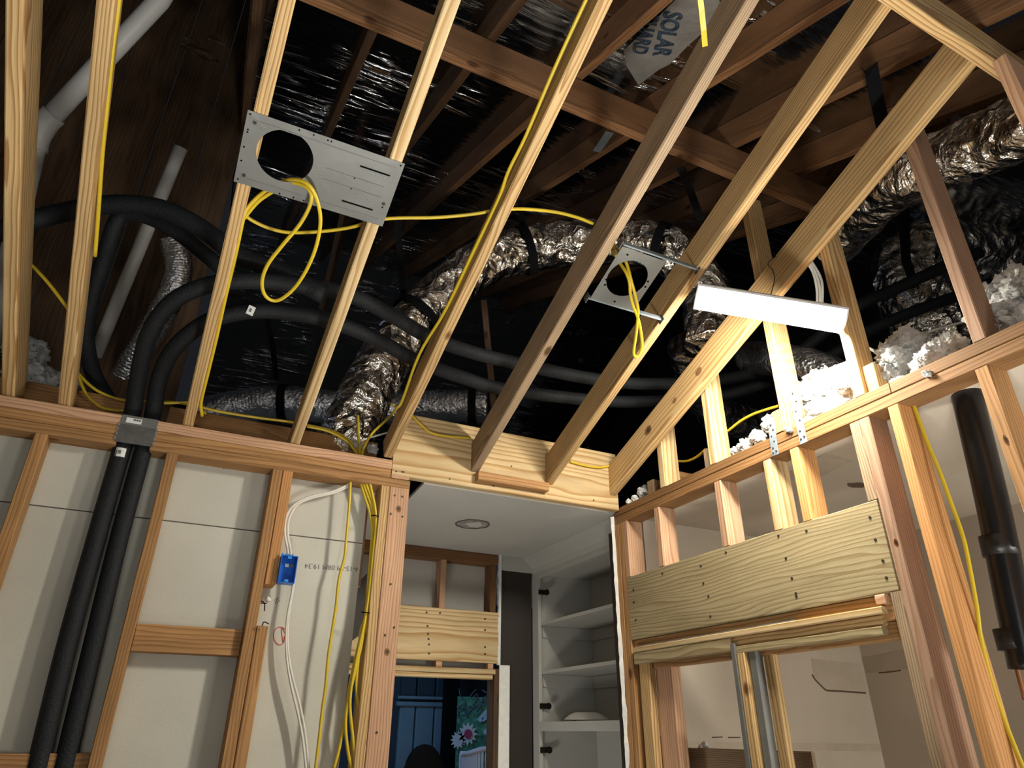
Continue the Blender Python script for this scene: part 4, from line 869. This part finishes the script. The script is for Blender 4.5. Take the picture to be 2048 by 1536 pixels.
# ================================================================== CABLES
CR = .0058
GC = 'yellow cables'
def cab(name, pts, lab, mat='yellow', r=CR, **k): return tube(name, pts, r, M[mat], lab, 'cable', k.pop('group', GC if mat == 'yellow' else 'white cables'), seg=8, n=k.pop('n', 6), **k)
def UU(l, off): return [U(a_, b_, off if not c_ else c_[0]) for a_, b_, *c_ in l]
cab('cable', UU([(239, -10), (233, 40), (226, 90), (216, 190), (205, 305), (197, 420), (190, 512)], .045), 'yellow cable running down the right side of the second rafter, cut at its lower end')
cab('cable', UU([(1186, 447), (1155, 435), (1110, 424), (1050, 418), (1000, 420), (940, 429), (870, 435), (800, 436), (755, 440), (700, 455), (640, 463), (580, 465), (540, 457), (508, 443), (489, 430)], .105), 'long yellow cable swagging from the grey rafter across to the wide metal plate')
lp = UU([(404, 832, .03), (402, 806, .03), (410, 770, .03), (432, 680, .03), (452, 590, .03), (470, 515, .03), (487, 436, .03), (496, 415, .04), (520, 390, .05), (545, 373, .05), (568, 362, .03), (590, 359, -.02), (612, 366, -.05), (628, 385, -.06), (639, 420, -.06), (640, 455, -.06), (630, 500, -.06), (610, 545, -.06), (585, 580, -.06), (555, 601, -.06), (532, 593, -.06), (524, 565, -.06), (535, 530, -.06), (565, 490, -.06), (600, 448, -.055), (620, 410, -.05), (621, 385, -.04), (605, 370, -.02), (580, 366, .01), (555, 378, .05), (520, 400, .05), (497, 425, .045), (489, 437, .04)], 0)
cab('cable', lp, 'yellow cable looping through the round hole of the wide metal plate')
cab('cable', UU([(1178, -10), (1171, 2), (1109, 137), (1051, 273), (1017, 342), (996, 400), (942, 513), (890, 622), (839, 708), (805, 800), (793, 817)], .052)+[A(775, 838, Y=2.74), A(745, 866, Y=2.74), A(728, 895, Y=2.735), A(723, 915, Y=2.735)], 'yellow cable stapled along the left face of a rafter and dropping into the plate', n=5)
ys = ribbon('cable', [P(1399, -12, 1.52), P(1403, 20, 1.54), P(1407, 60, 1.57), P(1410, 92, 1.6)], .0125, .005, RT, M['yellow'], label='flat yellow cable end hanging at the top near the printed foil', cat='cable', group=GC)
cab('cable', UU([(1229, 488, .10), (1226, 502, .08), (1232, 512, .07), (1240, 526, .05), (1252, 545, .0), (1259, 565, -.03), (1261, 590, -.045), (1266, 612, -.05), (1275, 634, -.05), (1281, 660, -.05), (1284, 690, -.05), (1279, 708, -.05), (1271, 713, -.05), (1267, 703, -.05), (1272, 668, -.05), (1276, 625, -.05), (1272, 598, -.045), (1262, 560, -.02), (1254, 530, .03), (1246, 512, .06), (1234, 495, .09)], 0), 'yellow cable looping through the small metal light frame')
YC = 2.79
cab('cable', [A(a_, b_, Y=YC) for a_, b_ in ((152, 705), (153, 735), (161, 752), (191, 779), (225, 795), (253, 801), (310, 803), (369, 807), (444, 824), (520, 836), (581, 844), (650, 858), (690, 874), (715, 900), (721, 920))], 'yellow cable trailing along the back wall plates towards the cable bundle')
cab('cable', [A(a_, b_, Y=YC-.01) for a_, b_ in ((152, 712), (155, 745), (171, 786), (190, 806), (212, 818), (256, 820), (283, 803), (330, 806), (390, 806), (402, 820), (412, 828))], 'yellow cable sagging behind the second rafter foot')
cab('cable', PP([(36, 520, 2.2), (62, 530), (78, 545), (100, 570), (132, 612), (150, 640)], 2.25), 'yellow cable between the two leftmost rafters')
cab('cable', [A(a_, b_, Y=YC-.03) for a_, b_ in ((614, 853), (655, 862), (690, 880), (712, 905), (718, 922))], 'yellow cable end bending into the plate hole, front strand')
cab('cable', [A(a_, b_, Y=YC-.02) for a_, b_ in ((716, 830), (717, 860), (719, 890), (720, 918))], 'short upright yellow cable above the plate hole')
cab('cable', [A(a_, b_, Y=2.95) for a_, b_ in ((720, 815), (740, 802), (765, 803), (790, 812))], 'yellow cable arching in front of the silver duct foot')
cab('cable', [A(a_, b_, Y=YC) for a_, b_ in ((705, 888), (735, 877), (765, 868), (790, 862))], 'dull grey cable behind the yellow bundle above the plate', 'white', .004)
cab('cable', [A(a_, b_, Y=D-.008) for a_, b_ in ((810, 812), (827, 834), (845, 852), (863, 866), (900, 873), (940, 876))], 'yellow cable stapled across the pale header board')
cab('cable', [A(a_, b_, Y=D-.007) for a_, b_ in ((1140, 923), (1165, 930), (1195, 935), (1218, 932))], 'short yellow cable on the header board near the corner')
cab('cable', [A(a_, b_, X=2.03) for a_, b_ in ((1333, 917), (1352, 922), (1375, 922), (1396, 912), (1412, 897))], 'yellow cable behind the shortest gable stud')
cab('cable', [A(a_, b_, X=2.0) for a_, b_ in ((1440, 872), (1456, 862), (1480, 843), (1505, 829), (1530, 820), (1556, 812))], 'bright yellow cable crossing behind the gable studs')
# cables dropping beside the doorway post
YD = 2.70
cab('cable', [A(a_, b_, Y=YD) for a_, b_ in ((701, 955), (700, 985), (697, 1030), (692, 1085), (689, 1115), (678, 1158), (672, 1212), (664, 1265), (657, 1310), (651, 1375), (645, 1417), (638, 1480), (630, 1545))], 'single yellow cable hanging in front of the drywall left of the bundle')
for i, (l, lab) in enumerate((
  ([(719, 955), (727, 985), (738, 1020), (744, 1055), (742, 1100), (737, 1160), (731, 1228), (716, 1295), (701, 1363), (693, 1417), (680, 1490), (667, 1540)], 'yellow cable of the doorway bundle swinging furthest left at the bottom'),
  ([(723, 955), (733, 985), (745, 1020), (749, 1060), (745, 1110), (739, 1170), (733, 1230), (722, 1260), (717, 1319), (713, 1380), (725, 1441), (740, 1490), (749, 1542)], 'yellow cable of the doorway bundle bowing right over the post'),
  ([(727, 955), (737, 980), (748, 1015), (751, 1055), (748, 1110), (742, 1180), (735, 1235), (718, 1310), (697, 1400), (691, 1450), (696, 1503), (705, 1545)], 'yellow cable of the doorway bundle, left of the two middle strands'),
  ([(737, 955), (744, 985), (750, 1015), (752, 1050), (747, 1100), (740, 1170), (730, 1240), (713, 1320), (700, 1400), (706, 1478), (713, 1545)], 'yellow cable of the doorway bundle, right of the two middle strands'))):
    cab('cable', [A(a_, b_, Y=YD-.006*i+.01) for a_, b_ in l], lab)
ties = [tube('cable_tie', [A(742, 1031, Y=2.675), A(750, 1031, Y=2.67), A(757, 1033, Y=2.68)], .0025, M['black'], 'small dark staple across the doorway cable bundle, upper', 'staple', seg=6, n=3),
        tube('cable_tie', [A(723, 1224, Y=2.675), A(731, 1225, Y=2.67), A(739, 1226, Y=2.68)], .0025, M['black'], 'small dark staple across the doorway cable bundle, lower', 'staple', seg=6, n=3)]
for i, (dx, lab) in enumerate(((0, 'white cable from the plate to the blue box, outer strand'), (6, 'white cable from the plate to the blue box, inner strand'))):
    cab('cable', [A(a_+dx*(1 if b_ > 1020 else .3), b_+dx*.5, Y=2.715) for a_, b_ in ((700, 962), (694, 970), (665, 983), (625, 992), (596, 1004), (577, 1023), (570, 1045), (570, 1070), (574, 1092), (577, 1114))], lab, 'white', .005)
for i, (l, lab) in enumerate((
    ([(586, 1120), (587, 1150), (584, 1185), (576, 1225), (572, 1270), (574, 1320), (582, 1370), (594, 1420), (604, 1470), (613, 1545)], 'white cable hanging from the blue box, left strand'),
    ([(588, 1125), (588, 1165), (580, 1215), (575, 1260), (577, 1310), (584, 1350), (597, 1400), (606, 1440), (613, 1490), (618, 1545)], 'white cable hanging from the blue box, right strand'))):
    cab('cable', [A(a_, b_, Y=2.722) for a_, b_ in l], lab, 'white', .0045)
# right hand wall
cab('cable', [A(a_, b_, X=1.955) for a_, b_ in ((1826, 795), (1829, 815), (1856, 888), (1880, 945), (1902, 1006), (1920, 1055), (1933, 1103), (1953, 1211), (1961, 1272), (1979, 1349), (2005, 1431), (2045, 1533), (2056, 1560))], 'yellow cable hanging between two tall studs of the right wall')
dpipe = tube('drain_pipe', [A(a_, b_, X=2.06) for a_, b_ in ((1922, 745), (1936, 800), (1965, 920), (1990, 1030), (2012, 1140), (2034, 1245), (2054, 1340))], .042, M['abs'], 'thick black drain pipe with taped joints in the right wall', 'pipe', seg=20)
for a_, b_, c_, d_ in ((1994, 1072, 2004, 1112), (2024, 1258, 2036, 1300)):
    tube('tape_wrap', [A(a_, b_, X=2.06), A(c_, d_, X=2.06)], .046, M['tape'], parent=dpipe, seg=20, straight=True)
tube('copper_pipe', [A(a_, b_, X=2.06) for a_, b_ in ((1944, 900), (1966, 1030), (1990, 1150), (2010, 1240), (2032, 1330), (2050, 1400))], .006, M['copper'], 'thin brown copper line along the left side of the black drain pipe', 'pipe')
for i, (l, t, lab) in enumerate((
    ([(1612, 522), (1626, 545), (1634, 580), (1634, 615)], 2.9, 'white cable rising behind the shop light, left of three'),
    ([(1617, 522), (1632, 548), (1640, 580), (1640, 615)], 2.9, 'white cable rising behind the shop light, middle of three'),
    ([(1621, 520), (1639, 550), (1645, 575), (1644, 615)], 2.9, 'white cable rising behind the shop light, right of three'),
    ([(1605, 757), (1630, 745), (1660, 740), (1700, 742)], 2.55, 'white cable arching over the overexposed insulation'),
    ([(1660, 765), (1685, 750), (1710, 742)], 2.55, 'short white cable beside the stud at the light end'),
    ([(1738, 697), (1750, 703), (1760, 712), (1768, 722)], 2.6, 'white cable right of the stud at the light end'),
    ([(1840, 672), (1870, 660), (1930, 643)], 3.0, 'grey white cable over the insulation heap'))):
    cab('cable', PP(l, t), lab, 'white', .0058)
# ================================================================== INSULATION
def at_plate(px, py, X, dz=0.0): p = A(px, py, X=X); return p+Vector((0, 0, dz))
def heap(lst): return [(A(a_, b_, X=x_), r) for a_, b_, x_, r in lst]
fluff('insulation_heap', heap([(1765, 752, 1.97, .045), (1790, 725, 2.03, .07), (1815, 700, 2.08, .075), (1850, 735, 2.0, .05), (1830, 690, 2.10, .05), (1880, 705, 2.03, .05), (1862, 720, 1.97, .045), (1800, 770, 1.94, .03), (1845, 752, 1.92, .028), (1905, 690, 2.06, .045)]), 'grey white insulation heap on the plate left of the long gable stud')
fluff('insulation_heap', heap([(1975, 640, 2.06, .06), (1995, 610, 2.12, .08), (2020, 640, 2.05, .07), (2045, 600, 2.10, .08), (2030, 575, 2.18, .07), (1965, 600, 2.16, .06), (1985, 670, 1.98, .035), (2060, 650, 2.0, .07), (2080, 590, 2.1, .09)]), 'grey white insulation heap at the right edge of the photo')
fluff('insulation_heap', heap([(1625, 790, 2.06, .07), (1660, 775, 2.06, .09), (1690, 790, 2.0, .065), (1640, 820, 1.98, .05), (1675, 815, 1.96, .05), (1620, 850, 1.94, .035), (1600, 862, 1.93, .026), (1700, 760, 2.06, .06), (1720, 740, 2.1, .05)]), 'glaring white insulation heap under the shop light')
fluff('insulation_heap', heap([(1540, 850, 1.98, .035), (1515, 875, 1.96, .035), (1490, 892, 1.94, .03), (1470, 903, 1.93, .022), (1552, 838, 2.02, .03), (1573, 868, 1.92, .016)]), 'small white insulation drift around the shorter zinc strap')
fluff('insulation_heap', heap([(1284, 986, 1.96, .028), (1270, 998, 1.93, .02), (1258, 1004, 1.91, .016), (1290, 980, 2.02, .025)]), 'tiny white insulation tuft at the corner of the plates')
fluff('insulation_heap', [(A(60, 720, Y=3.2), .08), (A(55, 760, Y=3.1), .10), (A(90, 780, Y=3.05), .075), (A(40, 700, Y=3.3), .08), (A(130, 770, Y=3.1), .06), (A(75, 700, Y=3.25), .05)], 'grey insulation heap behind the two leftmost rafters')
fluff('insulation_heap', [(A(690, 880, Y=2.82), .028), (A(715, 890, Y=2.80), .028), (A(745, 897, Y=2.78), .024), (A(670, 872, Y=2.83), .02)], 'small insulation tuft where the cables enter the plate')
for (a_, b_, x_) in ((1575, 858, 1.883), (1852, 746, 1.884)):
    fluff('insulation_crumb', [(A(a_, b_, X=x_-.004), .011), (A(a_+6, b_+3, X=x_-.004), .008)], 'crumb of insulation clinging to the face of the right wall plate', group='insulation crumbs on the plate')
# ================================================================== SHOP LIGHT
la, lb = U(1391, 594)*.945, A(1688, 643, X=1.845)
lx = (lb-la).normalized()
ln = Vector((.02, -.12, -1)); ln = (ln-lx*ln.dot(lx)).normalized(); lv = ln.cross(lx)     # the lens looks down into the room
lt = E('shop_light', (la+lb)/2, 'glowing white tube shaped shop light hung by a wire from the knotty rafter', 'light')
LW, LD = .100, .048
def extr(name, prof, a, b, mat, **k):      # profile in (lv, ln) swept from a to b
    n_ = len(prof); org = (a+b)/2; v = [p-org+lv*q[0]+ln*q[1] for p in (a, b) for q in prof]
    f = [tuple(range(n_)), tuple(reversed(range(n_, 2*n_)))]+[(i, i+n_, (i+1) % n_+n_, (i+1) % n_) for i in range(n_)]
    return put(name, mesh(name, v, f), mat, Matrix.Translation(world(org)), lt, **k)
lens = [(LW/2*math.cos(math.pi*i/12), LD*math.sin(math.pi*i/12)-.010) for i in range(13)]
extr('diffuser', lens, la+lx*.006, lb-lx*.006, M['diffuser'])
extr('housing', [(-LW/2-.003, -.007), (-LW/2-.003, -.016), (-LW/2+.012, -.034), (LW/2-.012, -.034), (LW/2+.003, -.016), (LW/2+.003, -.007), (LW/2+.0005, -.007), (LW/2+.0005, -.0115), (-LW/2-.0005, -.0115), (-LW/2-.0005, -.007)], la, lb, M['housing'])
cap = [(LW/2*1.04*math.cos(math.pi*i/12), (LD+.003)*math.sin(math.pi*i/12)-.010) for i in range(13)]+[(-LW/2+.012, -.035), (LW/2-.012, -.035)]
for p, s_ in ((la, 1), (lb, -1)): extr('end_cap', cap, p, p+lx*s_*.0055, M['housing'])
tube('hanger_wire', [(la+lb)/2-ln*.036, U(1549, 560, -.02), U(1545, 540, -.005), Vector((1.838, A(1536, 527, X=1.838).y, A(1536, 527, X=1.838).z)), A(1552, 512, X=1.838)], .0018, M['nail'], parent=lt, seg=6, n=4)
